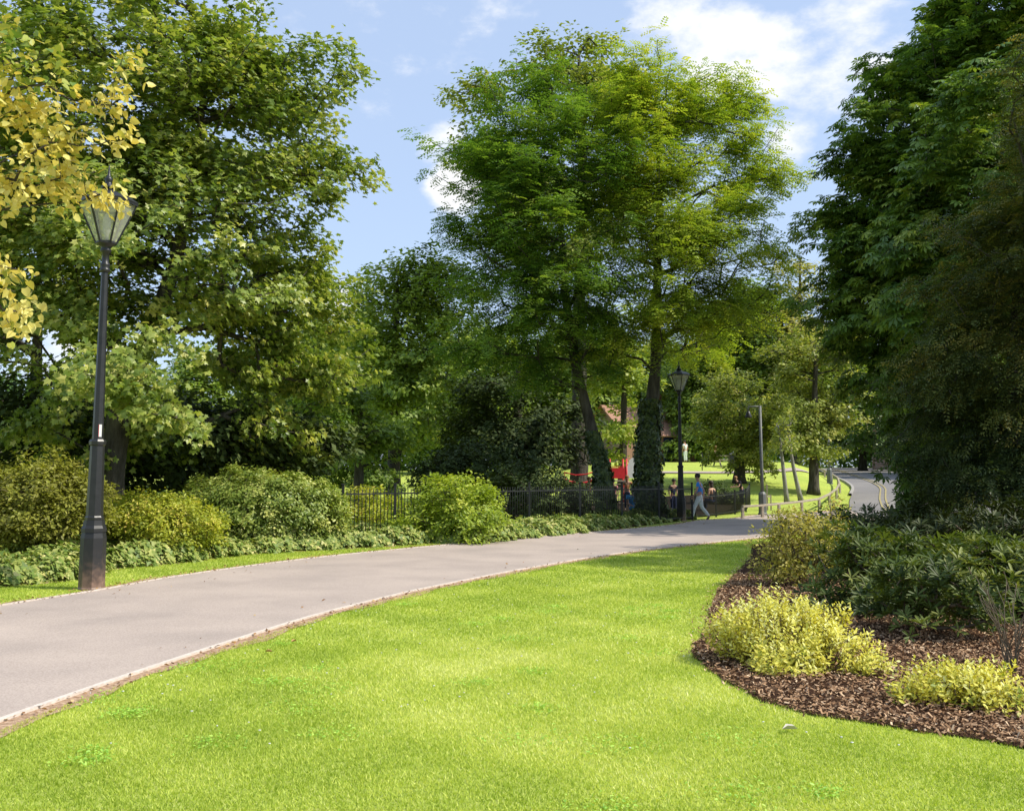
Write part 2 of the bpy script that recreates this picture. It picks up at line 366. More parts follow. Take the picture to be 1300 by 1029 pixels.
def blob_points(rng, blobs, density, bias=.26, irr=.22):
    out = []; wt = []
    for bi, b in enumerate(blobs):
        c = np.array(b[0]); r = np.array(b[1]); w = b[2] if len(b) > 2 else 1
        n = max(3, int(density * w * (r[0] * r[1] * r[2]) ** .85))
        d = nrm(rng.normal(size=(n, 3)))
        lob = nrm(rng.normal(size=(6, 3))); am = rng.uniform(-.6, 1, 6)
        wob = 1 + irr * (np.clip(d @ lob.T, 0, 1) ** 3 @ am)
        out.append(c + d * r * (rng.random((n, 1)) ** bias) * wob[:, None])
    return np.vstack(out)

def grow_tree(name, label, cat, base, trunk, blobs, tmpl, leaf, mat, density, per, seed, bark='bark', hmin=1.5,
              spray=(.9, .45, .22), nw=(.8, .5, .45), tipdown=.4, group=None, rtw=.012, rmin=.006, parts=('trunk', 'branches', 'crown'),
              tint=(.45, .16, .14), bias=.26, irr=.22, upsun=0, zmin=.3, sides=5, minz_pen=.8, ltint=None, pads=None):
    rng = np.random.default_rng(seed)
    root = thing(name, label, cat, base, 0, group); base = np.array(base)
    trunk = np.array(trunk, float)
    # smooth trunk
    tt = np.concatenate([[0], np.cumsum(np.linalg.norm(np.diff(trunk[:, :3], axis=0), axis=1))])
    m = max(4, int(tt[-1] / .35)); s = np.linspace(0, tt[-1], m)
    tr = np.stack([np.interp(s, tt, trunk[:, i]) for i in range(4)], axis=1)
    for _ in range(3): tr[1:-1] = .25 * tr[:-2] + .5 * tr[1:-1] + .25 * tr[2:]
    if parts[0]:
        rr = tr[:, 3] * (1 + .5 * np.exp(-s / .35) * (s[-1] > 2.5)) 
        tb = MB().tube(tr[:, :3], list(rr), n=12)
        for v in tb.bm.verts:
            h = math.sin(v.co.z * 3.1 + v.co.x * 17) * .06 + math.sin(v.co.y * 19 + v.co.z) * .05
            i = int(np.argmin(np.abs(tr[:, 2] - v.co.z))); v.co.x += (v.co.x - tr[i, 0]) * h; v.co.y += (v.co.y - tr[i, 1]) * h
    lb = [(np.array(b[0]) - base,) + tuple(b[1:]) for b in blobs]
    if pads is None: cl = blob_points(rng, lb, density, bias, irr); ctint = None
    else:
        kk, PR, PH, PD = pads
        pc = blob_points(rng, lb, density / kk, bias, irr); npd = len(pc)
        axis = np.average(pc, axis=0); od = pc - axis; od[:, 2] = 0; od = nrm(od)
        ii = np.repeat(np.arange(npd), np.maximum(2, rng.poisson(kk, npd))); n2_ = len(ii)
        a_ = rng.uniform(0, 2 * PI, n2_); r_ = np.sqrt(rng.random(n2_)); sz_ = rng.uniform(.6, 1.3, npd)[ii]
        al = r_ * np.cos(a_) * 1.25; ac = r_ * np.sin(a_) * .85; la = np.stack([-od[:, 1], od[:, 0], 0 * od[:, 0]], axis=1)
        cl = pc[ii] + od[ii] * (al * PR * sz_)[:, None] + la[ii] * (ac * PR * sz_)[:, None]
        cl[:, 2] += rng.normal(0, PH * .5, n2_) - PD * (r_ ** 2) * PR - PD * .5 * al * PR
        rng.shuffle(cl)
    cl = cl[cl[:, 2] > zmin]
    P = [tuple(p[:3]) for p in tr]; par = [max(0, i - 1) for i in range(m)]; par[0] = -1
    ok = [p[2] >= hmin for p in tr]; ok[-1] = True
    cap = len(cl) * 12 + m
    pos = np.zeros((cap, 3)); pos[:m] = tr[:, :3]; path = np.zeros(cap); path[:m] = 0; okk = np.zeros(cap, bool); okk[:m] = ok
    pr = np.full(cap, -1); pr[:m] = par; n = m
    dist = np.array([np.min(np.linalg.norm(tr[okk[:m], :3] - c, axis=1)) for c in cl])
    endn = []
    stepl = max(.25, spray[0] * .8)
    for c in cl[np.argsort(dist)]:
        dv = np.linalg.norm(pos[:n] - c, axis=1) + .3 * path[:n] + minz_pen * np.clip(pos[:n, 2] - c[2] + .25 * np.linalg.norm(pos[:n, :2] - c[:2], axis=1), 0, None) + (~okk[:n]) * 1e6
        j = int(np.argmin(dv)); a = pos[j].copy(); L = np.linalg.norm(c - a); k = min(10, max(1, int(L / stepl)))
        sag = rng.normal(0, .07 * L, 3) + np.array([0, 0, .10 * L])
        for q in range(1, k + 1):
            f = q / k; p = a + (c - a) * f + sag * 4 * f * (1 - f) * .5
            pos[n] = p; pr[n] = j; path[n] = path[j] + np.linalg.norm(p - pos[j]); okk[n] = True; j = n; n += 1
        endn.append(j)
    cnt = np.zeros(n)
    cnt[endn] += 1
    for i in range(n - 1, 0, -1): cnt[pr[i]] += cnt[i]
    rad = rtw * np.maximum(cnt, .5) ** .46
    rad[:m] = tr[:, 3]
    e = np.arange(m, n); ra = np.minimum(rad[pr[e]], rad[e] * 1.35); rb = rad[e]
    keep = rb >= rmin
    e = e[keep]
    br = frustums(parts[0] or parts[1], pos[pr[e]], pos[e], ra[keep], rb[keep], sides, M[bark], root)
    if parts[0]:      # limbs and trunk are one piece of wood
        tb.bm.from_mesh(br.data)
        for f in tb.bm.faces: f.smooth = True
        tb.bm.to_mesh(br.data); tb.bm.free()
    # leaves
    ends = pos[endn]; prev = pos[pr[endn]]
    ctr = np.average(ends, axis=0)
    outw = nrm(ends - np.array([ctr[0], ctr[1], ctr[2] - .25 * np.ptp(ends[:, 2])])); o = nrm(.6 * outw + .7 * nrm(ends - prev) * np.array([1, 1, .4]))
    lat = nrm(np.cross(o, np.array([0, 0, 1.]))); up = np.cross(lat, o)
    ns = len(ends); per_i = rng.poisson(per, ns); idx = np.repeat(np.arange(ns), per_i); N = len(idx)
    L, W, H = spray
    sj = rng.uniform(-.65, .55, N); sz = rng.uniform(.7, 1.25, ns)[idx]
    taper = 1 - .55 * np.clip(sj + .1, 0, 1)
    lp = ends[idx] + o[idx] * (sj * L * sz)[:, None] + lat[idx] * (rng.normal(0, W * .5, N) * taper * sz)[:, None] + up[idx] * (rng.normal(0, H * .5, N))[:, None]
    lp[:, 2] -= .12 * np.abs(sj) * L
    g = lp[:, 2] > .06; lp = lp[g]; idx = idx[g]; N = len(idx)
    nn = np.array([0, 0, nw[0]]) + outw[idx] * nw[1] + rng.normal(0, nw[2], (N, 3))
    t = o[idx] * .8 + rng.normal(0, .6, (N, 3)); t[:, 2] -= tipdown
    ct = rng.normal(tint[0], tint[1], ns)[idx]
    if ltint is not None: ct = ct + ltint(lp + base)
    ti = ct + rng.normal(0, tint[2], N)
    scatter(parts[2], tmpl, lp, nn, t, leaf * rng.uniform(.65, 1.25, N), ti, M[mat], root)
    return root

def B(u, v, d, ru, rv, rd, w=1):
    """ellipsoid standing d metres away whose outline spans ru x rv photo pixels"""
    k = d / F
    return (px(u, v, d), np.array([ru * k, rd, rv * k]), w)
def base_at(u, d):
    p = px(u, 600, d); return (float(p[0]), d, float(zt(p[0], d)))

# ------------------------------------------------------------------ ground
def sheet(name, xs, ys, zf, mat, kind='structure'):
    X, Y = np.meshgrid(xs, ys); Z = zf(X, Y); nx, ny = len(xs), len(ys)
    V = np.stack([X.ravel(), Y.ravel(), Z.ravel()], axis=1)
    i = (np.arange(ny - 1)[:, None] * nx + np.arange(nx - 1)[None, :]).ravel()
    q = np.stack([i, i + 1, i + nx + 1, i + nx], axis=1).ravel()
    o = link(name, mesh_np(name, V, q, np.full(len(i), 4), mat, smooth=True)); o['kind'] = kind; return o
xs = np.unique(np.round(np.concatenate([np.arange(-900, -60, 60), np.arange(-60, 60, .5), np.arange(60, 901, 60)]), 3))
ys = np.unique(np.round(np.concatenate([np.arange(-60, 0, 10), np.arange(0, 120, .5), np.arange(120, 300, 15), np.arange(300, 1201, 100)]), 3))
sheet('lawn', xs, ys, zt, M['lawn'])

outer_px = [(0, 770), (60, 760), (116, 752.5), (200, 736), (300, 721), (420, 706), (560, 692.5), (700, 681), (800, 673), (860, 667.5), (886, 662), (960, 655)]
inner_px = [(0, 915), (100, 879), (200, 845), (300, 812), (400, 781), (520, 751), (650, 725), (760, 706), (860, 693), (960, 683)]
outer = [gpx(*p)[:2] for p in outer_px]; inner = [gpx(*p)[:2] for p in inner_px]
outer = [np.array([-8.9, 2]), np.array([-7.6, 7.5])] + outer + [np.array([12.2, 42.6]), np.array([14.6, 45])]
inner = [np.array([-4.3, 2]), np.array([-3.75, 4.6])] + inner + [np.array([9.2, 29.5]), np.array([13, 33.5]), np.array([18, 37])]
def resample(P, n):
    P = np.array(P); s = np.concatenate([[0], np.cumsum(np.linalg.norm(np.diff(P, axis=0), axis=1))]); q = np.linspace(0, s[-1], n)
    R = np.stack([np.interp(q, s, P[:, i]) for i in range(P.shape[1])], axis=1)
    for _ in range(3): R[1:-1] = .25 * R[:-2] + .5 * R[1:-1] + .25 * R[2:]
    return R
outer = resample(outer, 120); inner = resample(inner, 120)
def lift(y): return .012 + .03 * sstep((np.asarray(y) - 24) / 8)
def ribbon(name, A, Bq, mat, dz=0, cols=8, kind='structure', crown=0):
    f = np.linspace(0, 1, cols + 1); P = A[:, None, :] * (1 - f)[None, :, None] + Bq[:, None, :] * f[None, :, None]
    Z = zt(P[..., 0], P[..., 1]) + lift(P[..., 1]) + dz + crown * (4 * f * (1 - f))[None, :]
    V = np.concatenate([P, Z[..., None]], axis=2).reshape(-1, 3); nx = cols + 1
    i = (np.arange(len(A) - 1)[:, None] * nx + np.arange(cols)[None, :]).ravel()
    q = np.stack([i, i + 1, i + nx + 1, i + nx], axis=1).ravel()
    o = link(name, mesh_np(name, V, q, np.full(len(i), 4), mat, smooth=True)); o['kind'] = kind; return o
ribbon('path', outer, inner, M['path'])
def side(P, d):
    t = nrm(np.gradient(P, axis=0)); nrl = np.stack([-t[:, 1], t[:, 0]], axis=1); return P + nrl * d
def kerb(name, P, d0, d1, h, mat, n0=0, n1=None):
    P = P[n0:n1]; A = side(P, d0); Bq = side(P, d1); bm = MB(); rows = []
    for a, b in zip(A, Bq):
        za = float(zt(*a)) + float(lift(a[1])); zb = float(zt(*b)) + float(lift(b[1]))
        rows.append([bm.bm.verts.new(v) for v in ((a[0], a[1], za - .12), (a[0], a[1], za + h), (b[0], b[1], zb + h), (b[0], b[1], zb - .12))])
    for r, s in zip(rows, rows[1:]):
        for i in range(3): bm.bm.faces.new((r[i], s[i], s[i + 1], r[i + 1]))
    o = bm.build(name, mat); o['kind'] = 'structure'; return o
kerb('path_edging', inner, .0, -.048, .014, M['edging'], 0, 106)
kerb('path_edging', outer, .0, .05, .012, M['edging'], 0, 112)
wig = .03 * np.sin(np.arange(120) * 1.7) + .03 * np.sin(np.arange(120) * .61)
ribbon('soil_strip', side(inner, -.048), inner + (side(inner, -1) - inner) * (.24 + 1.6 * wig)[:, None], M['soil'], dz=-.004, cols=2)
ribbon('soil_strip', side(outer, .05), outer + (side(outer, 1) - outer) * (.22 + 2 * wig)[:, None], M['soil'], dz=-.004, cols=2)

# road up the hill
ry = np.linspace(38, 150, 90); rl = np.stack([road_left(ry) + .0, ry], axis=1)
rl = resample(rl, 120)
rr_ = side(rl, -7.2)
ribbon('road', rl, rr_, M['road'], dz=.012, cols=8, crown=.06)
for k, (a, b) in enumerate([(-1.35, -1.43), (-1.62, -1.70)]):
    ribbon('road_marking', side(rl[6:], a), side(rl[6:], b), M['yellow_paint'], dz=.08, cols=1)
kerb('kerb', rl, .0, .14, .09, M['kerb'], 16); kerb('kerb', rr_, -.0, -.14, .11, M['kerb'], 12)
ribbon('pavement', side(rr_, -.14), side(rr_, -2.0), M['road'], dz=.10, cols=2)
# footpath over the grass bank
fp = np.array([(4, 66.), (9, 65.5), (14, 65.2), (17.5, 66.5), (20, 69)]); fp = resample(fp, 30)
ribbon('footpath', side(fp, .7), side(fp, -.7), M['path'], dz=.02, cols=3)

# playground ground behind the railings, tree shade put in as a dark sheet
pg = np.array([(1.5, 33.5), (3, 36), (5, 38.5), (7, 40.5), (9.5, 43), (10.5, 46)]); pg2 = pg + np.array([[-5.5, 12], [-4.5, 11], [-4, 10], [-3, 9], [-2, 7], [-1, 5]])
ribbon('playground_shade_sheet', resample(pg, 30), resample(pg2, 30), M['soil_dark'], dz=.01, cols=14)
# mulch bed
bed_px = [(1330, 958), (1240, 938), (1150, 929), (1075, 914), (1000, 903), (950, 884), (915, 862), (888, 843), (880, 825), (893, 795), (905, 765), (918, 742), (940, 722), (952, 708)]
bed = [gpx(*p)[:2] for p in bed_px]
bed = [np.array([5.0, 4.6])] + bed + [np.array([5.6, 23.8]), np.array([6.7, 25.4]), np.array([9.4, 28.8]), np.array([13.2, 32.8]), np.array([18.3, 36.2]), np.array([27, 36]), np.array([27, 4.6])]
bed = np.array(bed)
_r = resample(bed[:15], 90); _r[1:-1] += np.random.default_rng(3).normal(0, .02, (88, 2)); bed = np.vstack([_r, bed[15:]])
def inside(P, poly):
    x, y = P[:, 0], P[:, 1]; r = np.zeros(len(P), bool); n = len(poly)
    for i in range(n):
        a = poly[i]; b = poly[(i + 1) % n]
        c = ((a[1] > y) != (b[1] > y)) & (x < (b[0] - a[0]) * (y - a[1]) / (b[1] - a[1] + 1e-12) + a[0]); r ^= c
    return r
bmm = bmesh.new(); fvs = [bmm.verts.new((p[0], p[1], float(zt(*p)) + .012)) for p in bed]; bmm.faces.new(fvs)
bmesh.ops.triangulate(bmm, faces=bmm.faces[:]); bmesh.ops.recalc_face_normals(bmm, faces=bmm.faces[:])
me = bpy.data.meshes.new('mulch_bed'); bmm.to_mesh(me); bmm.free(); me.materials.append(M['mulch'])
link('mulch_bed', me)['kind'] = 'structure'
rg = np.random.default_rng(11)
P = np.stack([rg.uniform(1.4, 8, 130000), 4.7 + 12 * rg.random(130000) ** 1.7], axis=1); P = P[inside(P, bed)]
sp_ = resample(bed[:90], 700) + rg.normal(0, .07, (700, 2)); P = np.vstack([P, sp_])
n_ = len(P); Z = .02 + .03 * rg.random(n_) ** 2
o = scatter('bark_chips', 'chip', np.column_stack([P, Z]), np.array([0, 0, 1.]) + rg.normal(0, .45, (n_, 3)), rg.normal(size=(n_, 3)) * [1, 1, .2], rg.uniform(.012, .048, n_), rg.beta(2, 2.0, n_), M['chip']); o['kind'] = 'stuff'

# ------------------------------------------------------------------ grass blades
path_poly = np.vstack([side(outer, .12), side(inner, -.17)[::-1]])
rg = np.random.default_rng(21); gp = []; gs = []
for y0, y1, dens, h, w in ((4.6, 7, 9500, .030, 1), (7, 10, 5500, .034, 1.25), (10, 15, 2200, .04, 1.7), (15, 22, 1000, .045, 2.4), (22, 31, 480, .05, 3.2)):
    x0, x1 = -.56 * y1 - .3, .56 * y1 + .3; n = int((x1 - x0) * (y1 - y0) * dens)
    q = np.stack([rg.uniform(x0, x1, n), rg.uniform(y0, y1, n)], axis=1)
    q = q[np.abs(q[:, 0]) < .56 * q[:, 1] + .3]
    q = q[~inside(q, path_poly)]; q = q[~inside(q + rg.normal(0, .035, q.shape), bed)]
    gp.append(q); gs.append(np.stack([.62 * h * rg.uniform(.55, 1.35, len(q)), np.full(len(q), w)], axis=1))
gp = np.vstack(gp); gs = np.vstack(gs); n_ = len(gp)
# blades: own widths, so the vertices are written directly
ang = rg.uniform(0, 2 * PI, n_); lean = rg.normal(0, .55, (n_, 2))
half = .0035 * gs[:, 1]
dx = np.stack([np.cos(ang) * half, np.sin(ang) * half], axis=1); gz = zt(gp[:, 0], gp[:, 1])
V = np.zeros((n_, 3, 3)); V[:, 0, :2] = gp - dx; V[:, 1, :2] = gp + dx; V[:, 2, :2] = gp + lean * gs[:, :1]
V[:, 0, 2] = V[:, 1, 2] = gz; V[:, 2, 2] = gz + gs[:, 0]
pat = .5 + .16 * np.sin(gp[:, 0] * 1.9 + np.sin(gp[:, 1] * 1.1) * 2) * np.sin(gp[:, 1] * 1.3 + gp[:, 0] * .7) + .12 * np.sin(gp[:, 0] * 5.1 + 1) * np.sin(gp[:, 1] * 4.3)
cen = np.exp(-(((gp[:, 0] - .1) / 1.7) ** 2 + ((gp[:, 1] - 8.6) / 2.6) ** 2))     # paler tint towards the middle of the lawn
tin = np.clip(.33 + (pat - .5) * 1.1 + .34 * cen + rg.normal(-.05, .20, n_), 0, 1)
o = link('grass', mesh_np('grass', V.reshape(-1, 3), np.arange(n_ * 3), np.full(n_, 3), M['grass'], tin)); o['kind'] = 'stuff'
# rough dry grass along the path edge and daisies
q = np.stack([rg.uniform(-3.2, 3, 900), rg.uniform(6, 16, 900)], axis=1); q = q[~inside(q, path_poly) & ~inside(q, bed)][:120]
dm = MB()
for x, y in q:
    r = rg.uniform(.006, .012); dm.lathe([(r * .3, .028), (r, .034), (r * .2, .036)], n=6, c=(x, y, 0))
o = dm.build('daisies', M['white_paint']); o['kind'] = 'stuff'

# dead leaves and dust blown against the path edges
M['litter'] = leafmat('leaf_litter', [(.07, .035, .018), (.20, .10, .045), (.38, .22, .10), (.5, .36, .2)], trans=.1, rough=.8, spec=.1, gain=1.2, warm=1)
def along(P, n, lo, hi):
    q_ = rg.uniform(0, len(P) - 1.01, n) ; i_ = q_.astype(int); f_ = (q_ - i_)[:, None]
    t_ = nrm(np.gradient(P, axis=0)); n_ = np.stack([-t_[:, 1], t_[:, 0]], axis=1)
    return P[i_] * (1 - f_) + P[i_ + 1] * f_ + n_[i_] * (lo + (hi - lo) * rg.random(n) ** 1.5)[:, None]
q = np.vstack([along(outer, 2600, -.02, .34), along(outer, 160, -.9, 0), along(inner, 900, -.05, -.24), along(inner, 60, 0, .7)])
n_ = len(q); o = scatter('leaf_litter', 'quad', np.column_stack([q, zt(q[:, 0], q[:, 1]) + lift(q[:, 1]) + .012]), np.array([0, 0, 1.]) + rg.normal(0, .35, (n_, 3)), rg.normal(size=(n_, 3)) * [1, 1, .1], rg.uniform(.02, .06, n_), rg.random(n_), M['litter']); o['kind'] = 'stuff'
# clover and rough weeds in the lawn
cc = np.stack([rg.uniform(-3.5, 2.6, 46), rg.uniform(4.8, 13, 46)], axis=1)
q = np.vstack([c + rg.normal(0, rg.uniform(.06, .16), (120, 2)) for c in cc]); q = q[~inside(q, path_poly) & ~inside(q, bed)]; n_ = len(q)
M['clover'] = leafmat('clover_leaf', [(.10, .22, .03), (.17, .32, .05), (.26, .40, .09)], trans=.35, gain=1.9, warm=1.15)
o = scatter('clover', 'oval', np.column_stack([q, rg.uniform(.012, .035, n_)]), np.array([0, 0, 1.]) + rg.normal(0, .3, (n_, 3)), rg.normal(size=(n_, 3)) * [1, 1, .1], rg.uniform(.014, .03, n_), rg.random(n_), M['clover']); o['kind'] = 'stuff'

# ------------------------------------------------------------------ trees
def rel(pts, base): return [(p[0] - base[0], p[1] - base[1], p[2] - base[2], r) for p, r in pts]
# left sycamore
bs = base_at(140, 23)
grow_tree('sycamore_tree', 'large sycamore with broad lobed leaves filling the upper left behind the near lamp post', 'tree', bs,
          rel([(bs, .34), (px(142, 600, 23), .29), (px(150, 520, 22.9), .26), (px(185, 440, 22.8), .21), (px(225, 330, 22.7), .16), (px(250, 200, 22.7), .10), (px(265, 60, 22.7), .05)], bs),
          [B(150, 80, 22.8, 200, 190, 3.2), B(292, 110, 22.3, 90, 130, 2.0, 1.1), B(362, 215, 22.3, 55, 58, 1.6, 1.2), B(376, 105, 22.3, 38, 45, 1.0, 1.2), B(330, 330, 24.5, 90, 76, 1.9, 1.1), B(350, 455, 25.5, 76, 66, 1.8, 1.1),
           B(200, 300, 21.4, 150, 110, 2.4), B(60, 300, 22.3, 120, 110, 2.4), B(195, 480, 19.6, 85, 70, 1.1, 1.2), B(40, 420, 21.4, 70, 45, 1.3), B(350, 545, 25, 60, 34, 1.2, 1.1), B(-140, 200, 23, 160, 260, 2.5, .35), B(100, 520, 23, 90, 60, 1.2, 1.3),
           B(392, 385, 25.5, 48, 58, 1.4, 1.3), B(426, 200, 22.3, 24, 16, .5, 2), B(408, 72, 22.3, 22, 18, .5, 2)],
          'maple', .165, 'sycamore', 34, 48, 1, hmin=2.0, spray=(.7, .42, .2), nw=(.75, .6, .5), rtw=.009, irr=.35, pads=(7, .85, .3, .35), tint=(.5, .16, .16))
# overhanging yellow branches, the trunk stands left of the frame
bs = (-8.6, 11.4, 0.0)
grow_tree('overhanging_tree', 'yellowing tree at the left edge whose branch ends hang in front of the lantern', 'tree', bs,
          [(0, 0, 0, .2), (.1, 0, 2, .17), (.3, -.1, 4, .12), (.5, -.2, 6, .08), (.7, -.2, 7.5, .04)],
          [B(75, 190, 11, 62, 38, .4), B(120, 120, 11, 42, 26, .3, 1.1), B(140, 168, 11, 34, 20, .25), B(95, 238, 11.2, 48, 22, .3, 1.3), B(150, 250, 11.2, 14, 9, .12, 3), B(10, 375, 11, 32, 45, .35, 1.1), B(20, 95, 11, 60, 60, .5, 1.1), B(-70, 160, 11, 80, 190, .8, .3),
           B(20, 240, 11, 40, 30, .3), B(165, 85, 11, 20, 12, .2, 2)],
          'heart', .092, 'yellowing', 190, 15, 2, hmin=2.2, spray=(.34, .2, .16), nw=(.3, .5, .6), tipdown=1.0, rtw=.004, rmin=.002, irr=.1, tint=(.76, .17, .16),
          ltint=lambda p: np.where(p[:, 2] > 5.9, -.4, 0))
# dark tree behind the sycamore
bs = base_at(40, 27)
grow_tree('dark_tree', 'dark shaded tree standing low behind the sycamore at the left', 'tree', bs,
          rel([(bs, .25), (px(45, 500, 27), .18), (px(50, 380, 27), .08)], bs),
          [B(60, 520, 26, 150, 42, 1.6, .8), B(190, 540, 25, 150, 40, 1.4, .9), B(-60, 350, 27, 90, 160, 2.5, .5), B(330, 560, 26, 110, 34, 1.5, 1), B(230, 600, 26.5, 190, 26, 1.0, 1), B(60, 590, 26.5, 120, 26, 1.0, 1)], 'quad', .2, 'holly', 60, 44, 3, hmin=.8, spray=(.8, .5, .3), rmin=.012)
# the two locusts
bs = base_at(770, 35.5)
lc = grow_tree('locust_tree', 'left of two feathery locust trees, with slim trunk leaning left out of the railings', 'tree', bs,
          rel([(bs, .30), (px(765, 600, 35.5), .25), (px(745, 520, 35.5), .2), (px(732, 470, 35.5), .18), (px(718, 380, 35.5), .14), (px(712, 280, 35.5), .10), (px(700, 170, 35.5), .05)], bs),
          [B(665, 165, 35.5, 72, 84, 1.9, 1.1), B(642, 250, 35, 46, 60, 1.6, 1.1), B(700, 260, 34.5, 90, 75, 2.2), B(655, 350, 35, 64, 60, 1.9), B(720, 370, 34.5, 100, 60, 2.2), B(598, 212, 35.5, 26, 18, .7, 1.3), B(610, 300, 35.5, 34, 22, .8, 1.5),
           B(640, 435, 35.5, 66, 40, 1.7, .8), B(700, 450, 34.5, 60, 32, 1.3, .8)],
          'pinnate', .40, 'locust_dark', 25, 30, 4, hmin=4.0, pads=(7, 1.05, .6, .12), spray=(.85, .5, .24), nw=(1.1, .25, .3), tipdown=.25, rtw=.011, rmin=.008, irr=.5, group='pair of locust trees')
bs = base_at(826, 36.5)
grow_tree('locust_tree', 'right of two feathery locust trees, the bright one with ivy round its upright trunk', 'tree', bs,
          rel([(bs, .42), (px(822, 590, 36.5), .36), (px(826, 530, 36.5), .27), (px(833, 460, 36.5), .20), (px(834, 360, 36.5), .15), (px(838, 230, 36.5), .11), (px(832, 110, 36.5), .05)], bs),
          [B(835, 115, 36.5, 66, 56, 1.9, 1.1), B(905, 150, 36.5, 60, 55, 1.6, 1.1), B(790, 200, 35.5, 70, 70, 2.0), B(860, 245, 35, 85, 62, 2.2), B(940, 225, 36.5, 46, 44, 1.3, 1.2), B(840, 330, 34.5, 95, 50, 2.3), B(915, 310, 36, 70, 45, 1.8), B(830, 405, 34.5, 92, 40, 2.2, .9),
           B(935, 375, 36.5, 70, 36, 1.6, .9), B(945, 132, 36.5, 18, 12, .5, 2), B(980, 225, 36.5, 16, 10, .5, 2), B(895, 425, 42, 50, 24, 1.4, .9), B(760, 440, 35, 40, 24, 1.2, .9)],
          'pinnate', .40, 'locust', 24, 27, 5, hmin=4.5, pads=(7, 1.05, .6, .12), spray=(.85, .5, .24), tint=(.55, .12, .14), nw=(1.1, .25, .3), tipdown=.25, rtw=.011, rmin=.008, irr=.5, group='pair of locust trees')
# ivy on both trunks (parts of the locusts)
for rt, h0, h1, cu, r0 in ((lc, 0, 3.2, [(770, 660), (765, 600), (745, 520)], .34), (bpy.data.objects['locust_tree.001'], 0, 4.4, [(826, 660), (822, 590), (826, 500)], .52)):
    rg = np.random.default_rng(5); n_ = 5200; h = rg.uniform(h0, h1, n_); d = rt.location.y
    pts = np.array([px(u, v, d) for u, v in cu]); b = np.array(rt.location)
    cx = np.interp(h, pts[:, 2] - b[2], pts[:, 0] - b[0]); a = rg.uniform(0, 2 * PI, n_)
    r = r0 * (1 - .35 * h / h1) * rg.uniform(.75, 1.2, n_) * (1 + .15 * np.sin(h * 4 + a * 3))
    pos = np.column_stack([cx + np.cos(a) * r, np.sin(a) * r, h]); od = np.column_stack([np.cos(a), np.sin(a), .3 + 0 * a])
    scatter('ivy', 'ivy', pos, od + rg.normal(0, .35, (n_, 3)), np.array([0, 0, -1.]) + rg.normal(0, .4, (n_, 3)), rg.uniform(.09, .15, n_), rg.uniform(0, 1, n_), M['ivy_dark'], rt)
# taller brownish tree behind the locusts
bs = base_at(735, 50)
grow_tree('tall_tree', 'taller olive tree whose open crown tops out behind the two locust trees', 'tree', bs,
          rel([(bs, .45), (px(735, 400, 50), .32), (px(740, 200, 50), .2), (px(735, 70, 50), .08)], bs),
          [B(740, 62, 50, 62, 26, 2.2), B(690, 80, 50, 40, 18, 1.2, 1.3), B(630, 125, 50, 52, 22, 1.6), B(750, 130, 50, 80, 45, 2.6, .8), B(690, 250, 50, 110, 90, 3.5, .6), B(790, 95, 50, 40, 30, 1.4), B(800, 300, 50, 100, 110, 3, .4), B(600, 180, 50, 22, 18, .8, 1.5)],
          'quad', .26, 'olive_tree', 18, 34, 6, hmin=6, spray=(1.2, .8, .3), rtw=.011, rmin=.012, tint=(.38, .15, .14), irr=.4, pads=(6, 1.3, .3, .2))
# right hand horse chestnut
bs = base_at(1178, 33)
grow_tree('chestnut_tree', 'dark horse chestnut towering on the right with drooping hand shaped leaves', 'tree', bs,
          rel([(bs, .36), (px(1180, 600, 33), .32), (px(1190, 480, 33), .29), (px(1205, 350, 33), .24), (px(1225, 200, 33), .16), (px(1245, 60, 33), .08)], bs),
          [B(1285, 40, 33, 88, 100, 2.6), B(1222, 75, 33, 60, 55, 1.7), B(1165, 90, 33, 48, 36, 1.2, 1.1), B(1122, 118, 33, 26, 18, .6, 1.6), B(1165, 180, 32.5, 66, 60, 1.8), B(1110, 215, 33, 48, 40, 1.3, 1.1), B(1062, 270, 33, 36, 34, 1.0, 1.2), B(1130, 310, 32.5, 78, 58, 1.9), B(1100, 345, 33, 44, 30, 1.0, 1.2), B(1110, 400, 32.5, 62, 54, 1.7),
           B(1158, 465, 32.5, 50, 46, 1.6), B(1220, 300, 31.5, 90, 110, 2.4), B(1225, 440, 31.5, 80, 90, 2.2), B(1330, 160, 33, 110, 150, 3), B(1165, 512, 33, 32, 26, 1.1), B(1220, 545, 32, 54, 46, 1.5), B(1360, 330, 33, 80, 120, 2.5, .6), B(1188, 588, 32.5, 22, 32, .9), B(1215, 600, 33, 34, 34, 1), B(1185, 624, 32, 14, 14, .4, 1.5), B(1250, 190, 28, 70, 90, 2.0, .8), B(1190, 320, 29, 56, 66, 1.7, .9)],
          'palmate', .30, 'chestnut', 36, 20, 7, hmin=2.5, spray=(.95, .65, .3), nw=(.9, .45, .35), tipdown=.5, rtw=.010, rmin=.01, irr=.45, pads=(6, .9, .3, .45))
